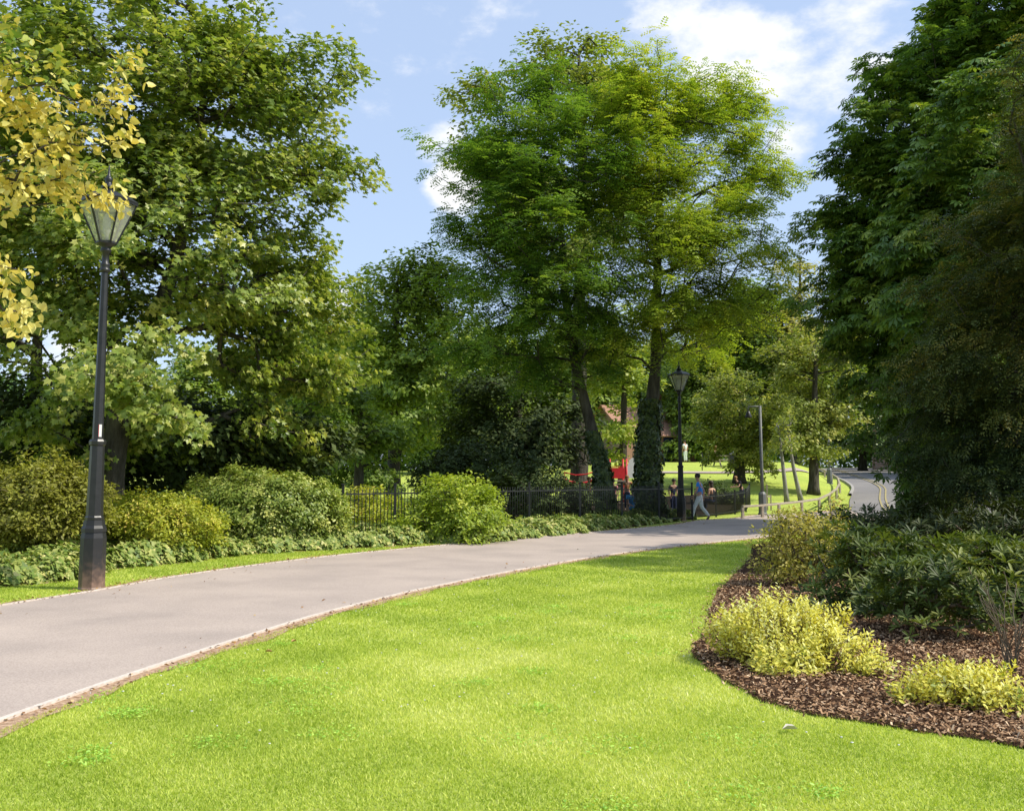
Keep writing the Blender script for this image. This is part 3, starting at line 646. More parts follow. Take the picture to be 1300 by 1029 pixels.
# yew in front of it
bs = base_at(1285, 21)
grow_tree('yew_tree', 'dense dark yew with feathery arching shoots at the right edge over the rhododendrons', 'tree', bs,
          rel([(bs, .28), (px(1285, 600, 21), .24), (px(1290, 450, 21), .18), (px(1300, 300, 21), .1), (px(1310, 200, 21), .04)], bs),
          [B(1320, 270, 21, 70, 90, 1.2), B(1262, 350, 20.7, 62, 75, 1.1), B(1250, 450, 20.5, 78, 70, 1.3), B(1238, 525, 20.7, 64, 54, 1.2), B(1218, 590, 21, 40, 34, .9), B(1300, 560, 20.3, 75, 62, 1.2), B(1350, 400, 20.5, 80, 120, 1.4, .8), B(1255, 610, 20.5, 60, 22, .9),
           B(1180, 470, 21, 26, 34, .6, 1.2), B(1215, 400, 20.8, 30, 30, .6, 1.2), B(1250, 290, 20.8, 30, 24, .5, 1.2), B(1400, 300, 21, 90, 200, 1.8, .35), B(1440, 450, 20, 110, 130, 2, .35), B(1480, 250, 22, 90, 160, 2, .3), ((11.4, 17.2, 8.6), np.array([1.8, 2.2, 1.6]), .8), ((11.9, 20.2, 9.0), np.array([1.2, 1.8, 1.3]), .7), ((10.8, 19, 7), np.array([.9, 1.2, 1.2]), .6)],  # last blobs: foliage added out of view to cast shade on the lawn
          'frond', .30, 'yew', 100, 26, 8, hmin=.7, spray=(.62, .28, .12), nw=(.8, .4, .4), tipdown=.35, rtw=.006, rmin=.006, tint=(.52, .18, .16), pads=(6, .55, .2, .5), irr=.35, ltint=lambda p: -.42 * np.clip((4.2 - p[:, 2]) / 3, 0, 1))  # ltint paints the shade low in the crown into the leaf colour

# middle distance trees: each its own crown
def spray_r(kw): return kw.get('spray', (.9,))[0] * 1.05
def mid(name, label, u, d, trunkw, blobs, mat, density, per, seed, leaf=.26, tmpl='quad', bark='bark', top=None, hm=2.5, **kw):
    b = base_at(u, d); v0 = top
    return grow_tree(name, label, 'tree', b, rel([(b, trunkw), (px(u + 2, (600 + v0) / 2, d), trunkw * .7), (px(u + 4, v0, d), trunkw * .25)], b), blobs, tmpl, leaf, mat, density, per, seed, bark=bark, hmin=hm, rmin=.014, pads=kw.pop('pads', (6, spray_r(kw), .25, .3)), **kw)
mid('broad_tree', 'mid green tree with a flat topped crown left of the locusts', 500, 52, .35, [B(500, 420, 52, 62, 70, 2.6), B(545, 350, 52, 50, 40, 2), B(520, 330, 52, 34, 18, 1.2, 1.4), B(470, 380, 51, 44, 50, 2), B(550, 450, 51, 60, 70, 2.4), B(490, 520, 50.5, 60, 50, 2), B(575, 390, 52, 34, 60, 1.6)], 'ash_tree', 15, 42, 30, top=360, spray=(1.2, .7, .28), irr=.35)
mid('slender_tree', 'slender pale tree with wispy top just right of the sycamore', 462, 56, .18, [B(462, 375, 56, 24, 26, 1), B(455, 420, 56, 30, 34, 1.3), B(470, 470, 56, 36, 40, 1.6)], 'olive_tree', 14, 34, 31, top=350, spray=(1.0, .6, .3), irr=.4, tint=(.55, .15, .14))
mid('dense_tree', 'low dense tree in front of the flat topped tree above the railings', 455, 38, .2, [B(440, 520, 38, 46, 56, 1.5), B(420, 470, 38, 34, 60, 1.4), B(470, 565, 38, 60, 30, 1.5), B(415, 570, 37, 34, 30, 1)], 'ash_tree', 26, 40, 32, leaf=.2, top=500, hm=1, spray=(.8, .5, .25), tint=(.35, .16, .14))
mid('holly_tree', 'very dark holly like evergreen filling the space under the left locust', 655, 44, .3, [B(640, 520, 44, 60, 62, 2), B(690, 560, 43, 62, 44, 1.8), B(650, 580, 42.5, 60, 30, 1.6), B(590, 540, 45, 34, 50, 1.5)], 'holly', 26, 46, 33, leaf=.22, top=450, hm=.8, spray=(.9, .6, .3))
mid('sunlit_tree', 'yellowish sunlit tree seen between the two locust trunks', 790, 56, .25, [B(785, 500, 56, 38, 56, 1.8), B(800, 440, 56, 40, 50, 1.8), B(775, 560, 55, 24, 24, 1.0)], 'ash_tree', 18, 40, 34, top=430, spray=(1.0, .6, .28), tint=(.75, .15, .14))
mid('round_tree', 'round topped small tree on the bank right of the second lamp post', 938, 58, .3, [B(930, 515, 58, 50, 50, 2.8), B(905, 540, 57.5, 30, 40, 1.8), B(962, 560, 57.5, 32, 34, 1.8), B(978, 530, 58, 22, 44, 1.6)], 'olive_tree', 24, 46, 35, leaf=.2, top=500, spray=(.8, .5, .25), hm=1.7, tint=(.5, .16, .16))
mid('round_tree', 'tree with a sunlit grey green crown beside the road, dark leaning trunk on the bank', 1032, 52.5, .26, [B(1035, 490, 53, 44, 60, 2.8), B(1055, 550, 52.5, 32, 40, 1.3), B(1010, 560, 52.5, 30, 34, 1.3), B(1050, 440, 53, 26, 34, 1.3), B(1010, 450, 54, 28, 34, 1.4)], 'olive_tree', 24, 48, 36, leaf=.2, top=440, spray=(.8, .5, .25), hm=1.7, tint=(.55, .16, .16))
mid('tall_pale_tree', 'tall pale wispy tree rising in the gap between locust and chestnut', 1012, 82, .3, [B(1010, 345, 82, 24, 28, 1.5), B(1015, 400, 82, 34, 40, 2.2), B(1000, 440, 82, 30, 40, 2)], 'pale_tree', 9, 36, 37, leaf=.32, top=330, spray=(1.3, .8, .4), irr=.4)
mid('dark_tree', 'dark bushy tree behind the bank between second lamp and hooked lamp', 905, 84, .35, [B(900, 480, 84, 60, 62, 3), B(950, 440, 84, 60, 60, 3), B(980, 500, 83, 40, 60, 2.5), B(870, 530, 83, 34, 44, 2), B(905, 556, 82, 60, 22, 1.8), B(950, 390, 84, 46, 36, 2.6), B(1020, 480, 84, 44, 50, 2.6), B(1060, 440, 84, 36, 50, 2.4)], 'ash_tree', 13, 60, 38, leaf=.34, top=400, spray=(1.6, 1.0, .4), tint=(.25, .18, .14), hm=1.2)
mid('dark_tree', 'dark tree overhanging the far end of the road below the chestnut', 1095, 92, .35, [B(1095, 450, 92, 44, 60, 3), B(1075, 520, 92, 26, 50, 2.5), B(1120, 540, 90, 44, 44, 2.5)], 'chestnut', 9, 60, 39, leaf=.34, top=440, spray=(1.6, 1.0, .4), tint=(.3, .16, .14), hm=1.5)
# small pale shrub tree at the far left
mid('light_shrub_tree', 'light green bushy small tree in a sunny gap at the left edge', 18, 30, .1, [B(15, 560, 30, 36, 34, .9), B(-30, 555, 30, 40, 40, .9)], 'bright_shrub', 60, 40, 40, leaf=.12, top=560, hm=.5, spray=(.5, .3, .2), tint=(.35, .15, .15))

# far treeline: copies of two kinds
p1 = grow_tree('treeline_tree', 'x', 'tree', (0, 0, 0), [(0, 0, 0, .4), (.2, 0, 4, .3), (0, .2, 9, .15), (0, 0, 12, .05)],
               [((0, 0, 8), np.array([4.2, 4.2, 4.2])), ((2.4, .5, 5.5), np.array([2.6, 2.6, 2.4])), ((-2.6, -.4, 6), np.array([2.4, 2.4, 2.6])), ((.3, 0, 11), np.array([2.4, 2.4, 2.2])), ((-.5, -1.5, 3.6), np.array([2.6, 2.2, 1.8]))], 'quad', .42, 'ash_tree', 9, 34, 50, hmin=1.5, spray=(1.5, 1, .4), rmin=.02, irr=.3)
p2 = grow_tree('treeline_tree', 'x', 'tree', (0, 0, 0), [(0, 0, 0, .4), (0, 0, 6, .25), (0, 0, 15, .05)],
               [((0, 0, 9), np.array([3.2, 3.2, 5.5])), ((1.4, .5, 5), np.array([2.6, 2.6, 3])), ((-1.6, -.4, 4.5), np.array([2.6, 2.4, 3])), ((0, -1.2, 3), np.array([3, 2.4, 2]))], 'quad', .42, 'chestnut', 9, 34, 51, hmin=1.2, spray=(1.5, 1, .4), rmin=.02, irr=.3)
far = [(430, 84, 0, 1.0), (395, 70, 1, .8), (555, 90, 1, .95), (610, 82, 0, .95), (665, 94, 1, 1.0), (720, 86, 0, .95), (770, 100, 1, 1.0), (835, 104, 0, 1.0), (880, 98, 1, .8), (945, 106, 0, 1.0),
       (1010, 112, 1, .95), (340, 80, 1, .8), (255, 64, 0, .7), (150, 66, 1, .6), (70, 90, 0, .5), (1160, 125, 0, 1.2), (1230, 78, 1, 1.0), (1300, 70, 0, 1.0), (490, 104, 0, 1.0)]
for i, (u, d, k, s) in enumerate(far):
    b = base_at(u, d); lab = 'leafy tree in the distant line of trees closing off the park'
    src = (p1, p2)[k]
    if i == 0 or (k == 1 and not p2.get('placed')):
        src.location = b; src.scale = (s, s, s); src['label'] = lab; src['group'] = 'far treeline'; src['placed'] = True
    else: dup(src, b, i * 1.7, s, lab, 'far treeline')
for o_ in (p1, p2):
    if 'placed' in o_: del o_['placed']
for o_ in sc.objects:
    if 'placed' in o_: del o_['placed']

# the wood that closes the view
rg = np.random.default_rng(77); N = 70000
x = rg.uniform(-110, 110, N); yb = 116 + 10 * np.sin(x * .05) + 6 * np.sin(x * .17 + 1) + rg.uniform(-3, 6, N)
top = 6.5 + 2.2 * np.sin(x * .21) + 1.6 * np.sin(x * .47 + 2) + 1.0 * np.sin(x * 1.1)
zz = zt(x, yb) + top * rg.random(N) ** .8
ti = .35 + .15 * np.sin(x * .3 + 1) + rg.normal(0, .14, N)
o = scatter('distant_wood', 'quad', np.column_stack([x, yb, zz]), np.array([0, -.5, .7]) + rg.normal(0, .5, (N, 3)), rg.normal(size=(N, 3)), rg.uniform(.5, .95, N), ti, M['chestnut']); o['kind'] = 'stuff'
# young birches with pale stems on the bank
for u0, u1, v0, d, lab in ((998, 994, 632, 47.5, 'thin pale birch stem nearer the rail, left of the two'), (1016, 1006, 629, 48.5, 'thin pale birch stem leaning left, right of the two')):
    b = base_at(u0, d)
    grow_tree('young_birch', lab + ' on the grass bank', 'tree', b, rel([(b, .10), (px(u1, 590, d), .085), (px(u1 - 6, 540, d), .04)], b), [B(u1 - 4, 560, d, 16, 14, .6), B(u1 - 6, 535, d, 12, 14, .5)], 'quad', .16, 'olive_tree', 45, 30, 60 + u0, bark='bark_pale', hmin=1.2, spray=(.6, .35, .2), rmin=.006, group='young birches')

# ------------------------------------------------------------------ shrubs
def shrub(name, label, u, d, blobs, tmpl, leaf, mat, density, per, seed, spray=(.35, .2, .12), group=None, **kw):
    b = base_at(u, d)
    k = dict(hmin=.05, rtw=.003, rmin=.002, parts=(None, 'stems', 'foliage'), bark='twig', nw=(.8, .6, .5), tipdown=.1, zmin=.05, sides=4, minz_pen=.3)
    k.update(kw)
    return grow_tree(name, label, 'shrub', b, [(0, 0, 0, .02), (0, 0, .15, .02), (.02, 0, .3, .015)], blobs, tmpl, leaf, mat, density, per, seed, spray=spray, group=group, **k)
shrub('bronze_shrub', 'wide bronze tinted shrub behind the near lamp post at the left edge', 45, 18, [B(40, 635, 18, 78, 46, 1.0), B(-40, 640, 18, 60, 55, 1.0, .6), B(88, 638, 18.2, 56, 44, .9), B(20, 664, 17.6, 80, 28, .7), B(55, 592, 18, 40, 16, .5)], 'oval', .075, 'bronze', 300, 60, 70, spray=(.34, .2, .14), bias=.2)
shrub('golden_shrub', 'yellow green rounded shrub just right of the near lamp post', 205, 19.9, [B(200, 664, 19.9, 72, 34, 1.0), B(160, 660, 20.1, 46, 32, .8), B(235, 670, 19.8, 42, 30, .8)], 'oval', .07, 'golden_shrub', 330, 60, 71, spray=(.32, .2, .14), bias=.2)
shrub('round_shrub', 'large dome shaped shrub with cream edged leaves left of the railings', 335, 22.9, [B(318, 648, 22.9, 84, 52, 1.3), B(370, 652, 23, 66, 46, 1.2), B(405, 658, 23.2, 34, 38, .8), B(280, 655, 22.7, 44, 42, .9)], 'oval', .085, 'round_shrub', 230, 66, 72, spray=(.34, .22, .14), bias=.14, irr=.1, nw=(.6, .9, .4))
shrub('bright_shrub', 'bright green shrub sprawling through and over the iron railings', 575, 25, [B(575, 628, 25.6, 60, 22, 1.0), B(535, 655, 25, 44, 24, .8), B(605, 660, 25, 46, 24, .9), B(520, 672, 24.7, 50, 16, .7), B(595, 674, 24.6, 56, 18, .7), B(560, 616, 25.6, 26, 10, .4, 1.3), B(610, 620, 25.7, 22, 12, .4, 1.2)], 'oval', .10, 'bright_shrub', 160, 46, 73, spray=(.42, .25, .16), bias=.18, irr=.3, pads=(5, .3, .15, .3))
shrub('straggly_shrub', 'thin straggly shrub with pale yellow shoots standing at the head of the bed', 1010, 15, [B(1012, 690, 15, 48, 42, .5), B(1045, 690, 15.2, 32, 32, .45), B(985, 700, 14.9, 30, 34, .35), B(1010, 655, 15, 30, 16, .3), B(1000, 730, 14.8, 36, 22, .35), B(1060, 650, 15.4, 10, 16, .15, 2)], 'oval', .055, 'straggly', 520, 26, 74, spray=(.3, .12, .1), rtw=.0045, rmin=.0025, irr=.35, nw=(.6, .4, .7), ltint=lambda p: (p[:, 2] - 1.0) * .25)
shrub('olive_shrub', 'small dull green shrub behind the straggly one beside the path end', 1065, 19, [B(1065, 660, 19, 40, 22, .6), B(1100, 665, 19.3, 40, 20, .6), B(1040, 672, 18.8, 26, 18, .5)], 'oval', .08, 'rhodo', 160, 50, 75)
dk = dict(hmin=.05, rmin=.004, rtw=.004)
shrub('dark_bush', 'dark bush behind the railings directly left of the left locust trunk', 700, 33, [B(700, 632, 33, 44, 30, 1.1), B(660, 620, 33.5, 36, 36, 1.1), B(735, 640, 33, 20, 22, .7)], 'quad', .13, 'holly', 110, 46, 76, spray=(.5, .3, .2), **dk)
shrub('dark_bush', 'dark bush low behind the bright sprawling shrub', 610, 36, [B(600, 600, 36, 60, 34, 1.2), B(560, 605, 36, 36, 30, 1)], 'quad', .15, 'holly', 90, 46, 77, spray=(.5, .3, .2), **dk)
shrub('yellow_green_bush', 'yellow green low bush seen through the railings left of the sprawling shrub', 462, 27.5, [B(455, 645, 27.5, 34, 24, .8), B(490, 650, 28, 24, 18, .7)], 'oval', .10, 'golden_shrub', 130, 46, 78, spray=(.4, .25, .16), **dk)
shrub('laurel_bush', 'dull green laurel bush on the grass beyond the railings at the left', 450, 50, [B(440, 600, 50, 40, 20, 1.3), B(480, 612, 49, 34, 14, 1.2)], 'quad', .2, 'ash_tree', 60, 44, 79, spray=(.6, .4, .25), tint=(.3, .15, .14), **dk)
shrub('dark_bush', 'dark bush behind the mesh fence right of the walking person', 913, 47, [B(905, 628, 47, 22, 18, .7), B(925, 634, 47, 18, 12, .6)], 'quad', .12, 'holly', 150, 40, 89, spray=(.4, .25, .16), **dk)
# rhododendrons
rh = [('lowest and nearest rhododendron, spilling onto the bark mulch', 1180, 10.2, [B(1185, 775, 10.2, 70, 52, .5), B(1215, 745, 10.4, 60, 46, .5), B(1150, 745, 10.5, 44, 40, .4)]),
      ('glossy rhododendron at the centre of the bed behind the golden euonymus', 1110, 12.2, [B(1105, 735, 12.2, 62, 44, .6), B(1080, 710, 12.6, 52, 34, .55), B(1135, 712, 12.4, 56, 34, .55), B(1082, 765, 11.8, 36, 26, .4), B(1120, 775, 11.4, 36, 28, .4)]),
      ('broad rhododendron with upright leaf whorls at the right edge of the photo', 1265, 12, [B(1265, 730, 12, 72, 44, .7), B(1320, 745, 11.6, 50, 60, .6), B(1235, 710, 12.4, 44, 34, .5), B(1290, 780, 11.2, 36, 32, .4), B(1255, 790, 10.8, 34, 30, .4)]),
      ('rhododendron in deep shade below the yew', 1230, 15.5, [B(1220, 680, 15.5, 84, 30, .9), B(1300, 675, 15.5, 60, 36, .9), B(1150, 690, 15.2, 50, 28, .7)]),
      ('shaded rhododendron at the back of the bed near the chestnut trunk', 1130, 19, [B(1135, 665, 19, 60, 22, .9), B(1190, 660, 19.4, 50, 22, .9), B(1090, 680, 18.4, 40, 22, .6)])]
for i, (lab, u, d, bl) in enumerate(rh):
    shrub('rhododendron', lab, u, d, bl, 'whorl', .125 if d < 13 else .15, 'rhodo' if d < 13 else 'rhodo_shade', 190 if d < 13 else 100, 7 if d < 13 else 7, 80 + i, spray=(.3, .3, .16), nw=(1.0, .5, .3), rtw=.006, rmin=.003, bias=.18, group='rhododendrons in the bed', tint=(.45, .18, .14))
# golden euonymus
def euon(label, u, d, blobs, seed, dens):
    rng = np.random.default_rng(seed); b = np.array(base_at(u, d)); root = thing('golden_euonymus', label, 'shrub', b, 0, 'golden euonymus shrubs')
    pts = blob_points(rng, [(np.array(q[0]) - b,) + tuple(q[1:]) for q in blobs], dens * 1.9, .3, .3); pts = pts[pts[:, 2] > .0]
    # stems from the ground to each sprig
    c = np.array([np.mean(pts[:, 0]), np.mean(pts[:, 1]), 0]); g = np.column_stack([c[0] + (pts[:, :2] - c[:2])[:, 0] * .75, c[1] + (pts[:, :2] - c[:2])[:, 1] * .75, 0 * pts[:, 2]])
    n = len(pts); k_ = np.arange(0, n, 5); frustums('stems', g[k_], pts[k_], np.full(len(k_), .005), np.full(len(k_), .003), 4, M['twig'], root)
    ow = nrm(pts - np.array([c[0], c[1], -.15])); up = nrm(np.array([0, 0, .75]) + ow * .7 + rng.normal(0, .25, (n, 3)))
    scatter('foliage', 'sprig', pts - up * .06, up, rng.normal(size=(n, 3)), rng.uniform(.10, .17, n), np.clip(rng.normal(.60, .17, n) + .6 * (pts[:, 2] - .28), 0, 1), M['euonymus'], root, fj=.17)
    return root
euon('large golden variegated euonymus spreading at the left tip of the bed', 1000, 8.9, [B(990, 812, 8.9, 72, 42, .42), B(940, 805, 9.0, 44, 28, .3), B(1055, 830, 8.6, 56, 30, .3), B(1000, 845, 8.4, 50, 24, .25), B(980, 772, 9.1, 26, 16, .14), B(1030, 790, 9, 44, 22, .25), B(1105, 850, 8.3, 26, 16, .14)], 90, 3300)
euon('smaller golden variegated euonymus in the near right corner of the bed', 1235, 7.2, [B(1225, 878, 7.3, 62, 26, .26), B(1275, 892, 7.1, 46, 22, .22), B(1165, 880, 7.4, 30, 20, .16), B(1195, 858, 7.6, 34, 16, .14), B(1255, 858, 7.5, 24, 14, .12), B(1145, 893, 7.3, 20, 12, .1)], 91, 4300)
# bare twiggy shrub
b = base_at(1272, 8.3); rt = thing('bare_shrub', 'leafless grey twiggy shrub standing in the mulch at the right edge', 'shrub', b)
rg = np.random.default_rng(9)
for k in range(11):
    a = rg.uniform(0, 2 * PI); sp = rg.uniform(.1, .3); h = rg.uniform(.4, .75); tb = MB()
    pts = [Vector((math.cos(a) * sp * f * (.4 + .6 * f) + rg.normal(0, .012), math.sin(a) * sp * f + rg.normal(0, .012), h * f)) for f in np.linspace(0, 1, 7)]
    tb.tube(pts, list(np.linspace(.008, .0025, 7)), n=5)
    for j in (2, 3, 4, 5):
        a2 = a + rg.normal(0, 1.1); l = rg.uniform(.1, .24); p = pts[j]
        tb.tube([p, p + Vector((math.cos(a2) * l * .4, math.sin(a2) * l * .4, l * .5)), p + Vector((math.cos(a2) * l * .6, math.sin(a2) * l * .6, l))], [.004, .003, .0015], n=4)
    tb.build('stem', M['twig'], rt)

# ivy ground cover in front of the railings
front_px = [(-60, 752), (0, 744), (60, 742), (100, 737), (140, 722), (230, 716), (300, 705), (420, 698), (500, 694), (548, 689), (600, 692), (680, 683), (750, 677), (800, 669), (840, 664), (886, 658)]
ifr = resample([gpx(*p)[:2] for p in front_px], 80)
t_ = nrm(np.gradient(ifr, axis=0)); nl = np.stack([-t_[:, 1], t_[:, 0]], axis=1)
wid = np.interp(np.arange(80) / 79, [0, .3, .6, 1], [1.8, 2.0, 2.3, 1.6])
rg = np.random.default_rng(33); N = 62000
si = rg.uniform(0, 78.99, N); f = rg.random(N); i0 = si.astype(int); fr = (si - i0)[:, None]
bp = ifr[i0] * (1 - fr) + ifr[i0 + 1] * fr; nn_ = nl[i0]; ww = wid[i0]
edge = .10 * np.sin(si * 2.1) + .08 * np.sin(si * 5.3)
q = bp + nn_ * (edge + f * ww)[:, None]
hump = .42 * np.clip(f / .18, 0, 1) ** .5 * (.75 + .3 * np.sin(q[:, 0] * 3.1) * np.sin(q[:, 1] * 2.3) + .15 * np.sin(q[:, 0] * 9) * np.sin(q[:, 1] * 7))
z = zt(q[:, 0], q[:, 1]) + hump * rg.random(N) ** .35 + .02
nrmv = np.array([0, 0, 1.]) - np.column_stack([nn_, np.zeros(N)]) * (.9 * (f < .15) + .25)[:, None] + rg.normal(0, .38, (N, 3))
o = scatter('ivy_ground_cover', 'ivy', np.column_stack([q, z]), nrmv, np.array([0, 0, -.5]) - np.column_stack([nn_, np.zeros(N)]) * .4 + rg.normal(0, .7, (N, 3)), rg.uniform(.06, .115, N), rg.beta(2.2, 2.6, N), M['ivy']); o['kind'] = 'stuff'
ribbon('soil', ifr, ifr + nl * wid[:, None], M['soil'], dz=-.006, cols=3)

# ------------------------------------------------------------------ iron railings
def rail_fence(name, label, pts, step, h, cat='fence', post_h=.12, mat='black_fence', pr=.011, posts_at=None, post=.06):
    root = thing(name, label, cat, (pts[0][0], pts[0][1], float(zt(*pts[0]))))
    b = Vector(root.location)
    def g(p, z): return Vector((p[0] - b.x, p[1] - b.y, float(zt(p[0], p[1])) + z - b.z))
    for p0, p1 in zip(pts, pts[1:]):
        p0 = np.array(p0); p1 = np.array(p1); L = np.linalg.norm(p1 - p0); k = max(2, int(L / step)); m = MB()
        for hz in (.13, h - .10):
            m.beam(g(p0, hz), g(p1, hz), .012, .035)
        for i in range(1, k):
            p = p0 + (p1 - p0) * i / k
            m.tube([g(p, .06), g(p, h), g(p, h + .015)], [pr, pr, pr * .4], n=6)
        m.build('railing_panel', M[mat], root)
    for p in pts:
        a = g(p, 0); m = MB(); m.box((a.x, a.y, a.z + (h + post_h) / 2 - .1), (post, post, h + post_h + .2), bev=.006)
        m.box((a.x, a.y, a.z + h + post_h + .012), (post + .02, post + .02, .024), bev=.004)
        m.build('post', M[mat], root)
    return root
fpts = [px(404, 600, 23.4)[:2], px(436, 600, 23.7)[:2], px(502, 600, 24.8)[:2], px(568, 600, 26.2)[:2], px(622, 600, 27.7)[:2], px(672, 600, 29)[:2], px(736, 600, 31)[:2], px(789, 600, 33)[:2], px(836, 600, 35.6)[:2], px(878, 600, 38.2)[:2]]
rail_fence('iron_railings', 'black iron railings with square posts between the shrubs and the playground', fpts, .105, 1.28)
f2 = [px(882, 600, 39.6)[:2], px(908, 600, 41)[:2], px(932, 600, 42.6)[:2], px(946, 600, 44)[:2], px(951, 600, 46.5)[:2]]
rail_fence('mesh_fence', 'low dark mesh fence between the walking person and the hooked lamp', f2, .055, .95, post_h=.05, pr=.007)

# timber knee rail along the bank
kp_px = [(943, 656.5, 39.5), (968, 653.5, 40.5), (989, 650.5, 41.6), (1018, 645.5, 43.2), (1040, 640, 45), (1053, 634, 47.5), (1062, 626, 51), (1066, 619, 55), (1064, 612, 60), (1056, 607, 66), (1047, 603.5, 73), (1036, 600, 82)]
rt = thing('timber_rail', 'low weathered timber rail on short posts curving along the grass bank to the road', 'fence', (0, 0, 0))
tops = []
for u, v, d in kp_px:
    x = float(px(u, v, d)[0]); x = min(x, float(road_left(d)) - .5); z = float(zt(x, d)); tops.append(Vector((x, d, z + .50)))
    MB().box((x, d, z + .17), (.10, .10, .58), rz=.3, bev=.008).build('post', M['timber'], rt)
for a, c in zip(tops, tops[1:]): MB().beam(a, c, .09, .085, bev=.01).build('rail', M['timber'], rt)
rt_o = Vector(tops[0]) - Vector((0, 0, .5)); rt.location = rt_o
for ch in rt.children: ch.location = -rt_o

# ------------------------------------------------------------------ lamp posts
def lamp(label, loc, sticker=False, rz=0):
    root = thing('street_lamp', label, 'street lamp', loc, rz, 'Victorian style lamp posts')
    o8 = PI / 8
    MB().lathe([(.188, -.1), (.188, .02), (.178, .04), (.174, .70), (.158, .78)], n=8, ph=o8, smooth=False).lathe([(.17, .781), (.17, .83), (.15, .87), (.14, .94)], n=8, ph=o8, smooth=False).build('pedestal', M['pedestal'], root)
    MB().lathe([(.128, .941), (.13, .98), (.116, 1.0), (.098, 1.96), (.115, 1.975), (.118, 2.02), (.10, 2.05)], n=8, ph=o8, smooth=False).build('lower_shaft', M['black'], root)
    MB().lathe([(.077, 2.051), (.072, 2.6), (.05, 4.40)], n=8, ph=o8, smooth=False).build('shaft', M['black'], root)
    MB().lathe([(.052, 4.401), (.075, 4.42), (.075, 4.45), (.055, 4.47), (.07, 4.50), (.07, 4.52), (.05, 4.55), (.05, 4.68), (.075, 4.70), (.08, 4.73), (.06, 4.75), (.10, 4.79), (.145, 4.81), (.145, 4.83)], n=16).build('collar', M['black'], root)
    # lantern: hexagonal inverted frustum
    rb, rt_, zb, ztp = .145, .405, 4.83, 5.40; ph = math.radians(15)
    c6 = [(math.cos(ph + i * PI / 3), math.sin(ph + i * PI / 3)) for i in range(6)]
    fr = MB()
    for x, y in c6: fr.beam((x * rb, y * rb, zb), (x * rt_, y * rt_, ztp), .022, .022)
    for i in range(6):
        a, b = c6[i], c6[(i + 1) % 6]
        fr.beam((a[0] * rb, a[1] * rb, zb), (b[0] * rb, b[1] * rb, zb), .02, .025); fr.beam((a[0] * rt_, a[1] * rt_, ztp), (b[0] * rt_, b[1] * rt_, ztp), .035, .03)
    frame = fr.build('lantern_frame', M['black'], root)
    for i in range(6):
        a, b = c6[i], c6[(i + 1) % 6]; k = .97
        MB().poly([(a[0] * rb * k, a[1] * rb * k, zb + .01), (b[0] * rb * k, b[1] * rb * k, zb + .01), (b[0] * rt_ * k, b[1] * rt_ * k, ztp - .01), (a[0] * rt_ * k, a[1] * rt_ * k, ztp - .01)]).build('glass_pane', M['glass'], frame)
    MB().lathe([(.425, 5.405), (.43, 5.43), (.33, 5.50), (.16, 5.56), (.09, 5.60)], n=6, ph=ph, smooth=False).build('lantern_roof', M['black'], root)
    MB().lathe([(.085, 5.601), (.10, 5.62), (.10, 5.65), (.05, 5.68), (.045, 5.72), (.065, 5.75), (.04, 5.78), (.02, 5.82), (.012, 5.92), (.004, 5.97)], n=12).build('finial', M['black'], root)
    MB().lathe([(.33, 5.36), (.30, 5.39), (.02, 5.40)], n=20).build('reflector', M['white_paint'], root)
    MB().lathe([(.03, 4.85), (.03, 4.95), (.055, 5.0), (.06, 5.15), (.03, 5.24), (.01, 5.26)], n=12).build('bulb', M['white_paint'], root)
    if sticker:
        root.scale = (1.0, 1.0, 1.036)
        MB().box((.052, -.0515, 2.17), (.04, .004, .17), rz=PI / 4).build('sticker', M['white_paint'], root)
        MB().box((.037, -.0665, 2.17), (.006, .004, .17), rz=PI / 4).build('sticker_edge', M['red_paint'], root)
    return root
def pedmat():
    m, nt, out = newmat('pedestal_paint'); L = nt.links
    tc = nt.nodes.new('ShaderNodeTexCoord'); sp = nt.nodes.new('ShaderNodeSeparateXYZ'); L.new(tc.outputs['Object'], sp.inputs[0])
    nz = nt.nodes.new('ShaderNodeTexNoise'); nz.inputs['Scale'].default_value = 14; nz.inputs['Detail'].default_value = 8; L.new(tc.outputs['Object'], nz.inputs[0])
    ad = nt.nodes.new('ShaderNodeMath'); ad.operation = 'MULTIPLY_ADD'; ad.inputs[1].default_value = .5; L.new(nz.outputs[0], ad.inputs[0]); L.new(sp.outputs[2], ad.inputs[2])
    r = ramp(nt, [(.25, (.26, .165, .115)), (.45, (.11, .072, .052)), (.62, (.03, .026, .024)), (.8, (.016, .016, .017))]); L.new(ad.outputs[0], r.inputs[0])
    p = nt.nodes.new('ShaderNodeBsdfPrincipled'); p.inputs['Roughness'].default_value = .5; L.new(r.outputs[0], p.inputs['Base Color'])
    b = nt.nodes.new('ShaderNodeBump'); b.inputs['Strength'].default_value = .25; b.inputs['Distance'].default_value = .01; L.new(nz.outputs[0], b.inputs['Height']); L.new(b.outputs[0], p.inputs['Normal'])
    L.new(p.outputs[0], out.inputs[0]); return m
M['pedestal'] = pedmat()
lp = gpx(116, 748)
lamp('tall black lamp post in the foreground with yellow leaves over its lantern', tuple(lp), True, rz=0)
b = base_at(864, 37.6); lamp('black lamp post in the middle distance beside the ivy clad trunk', b, rz=.4)
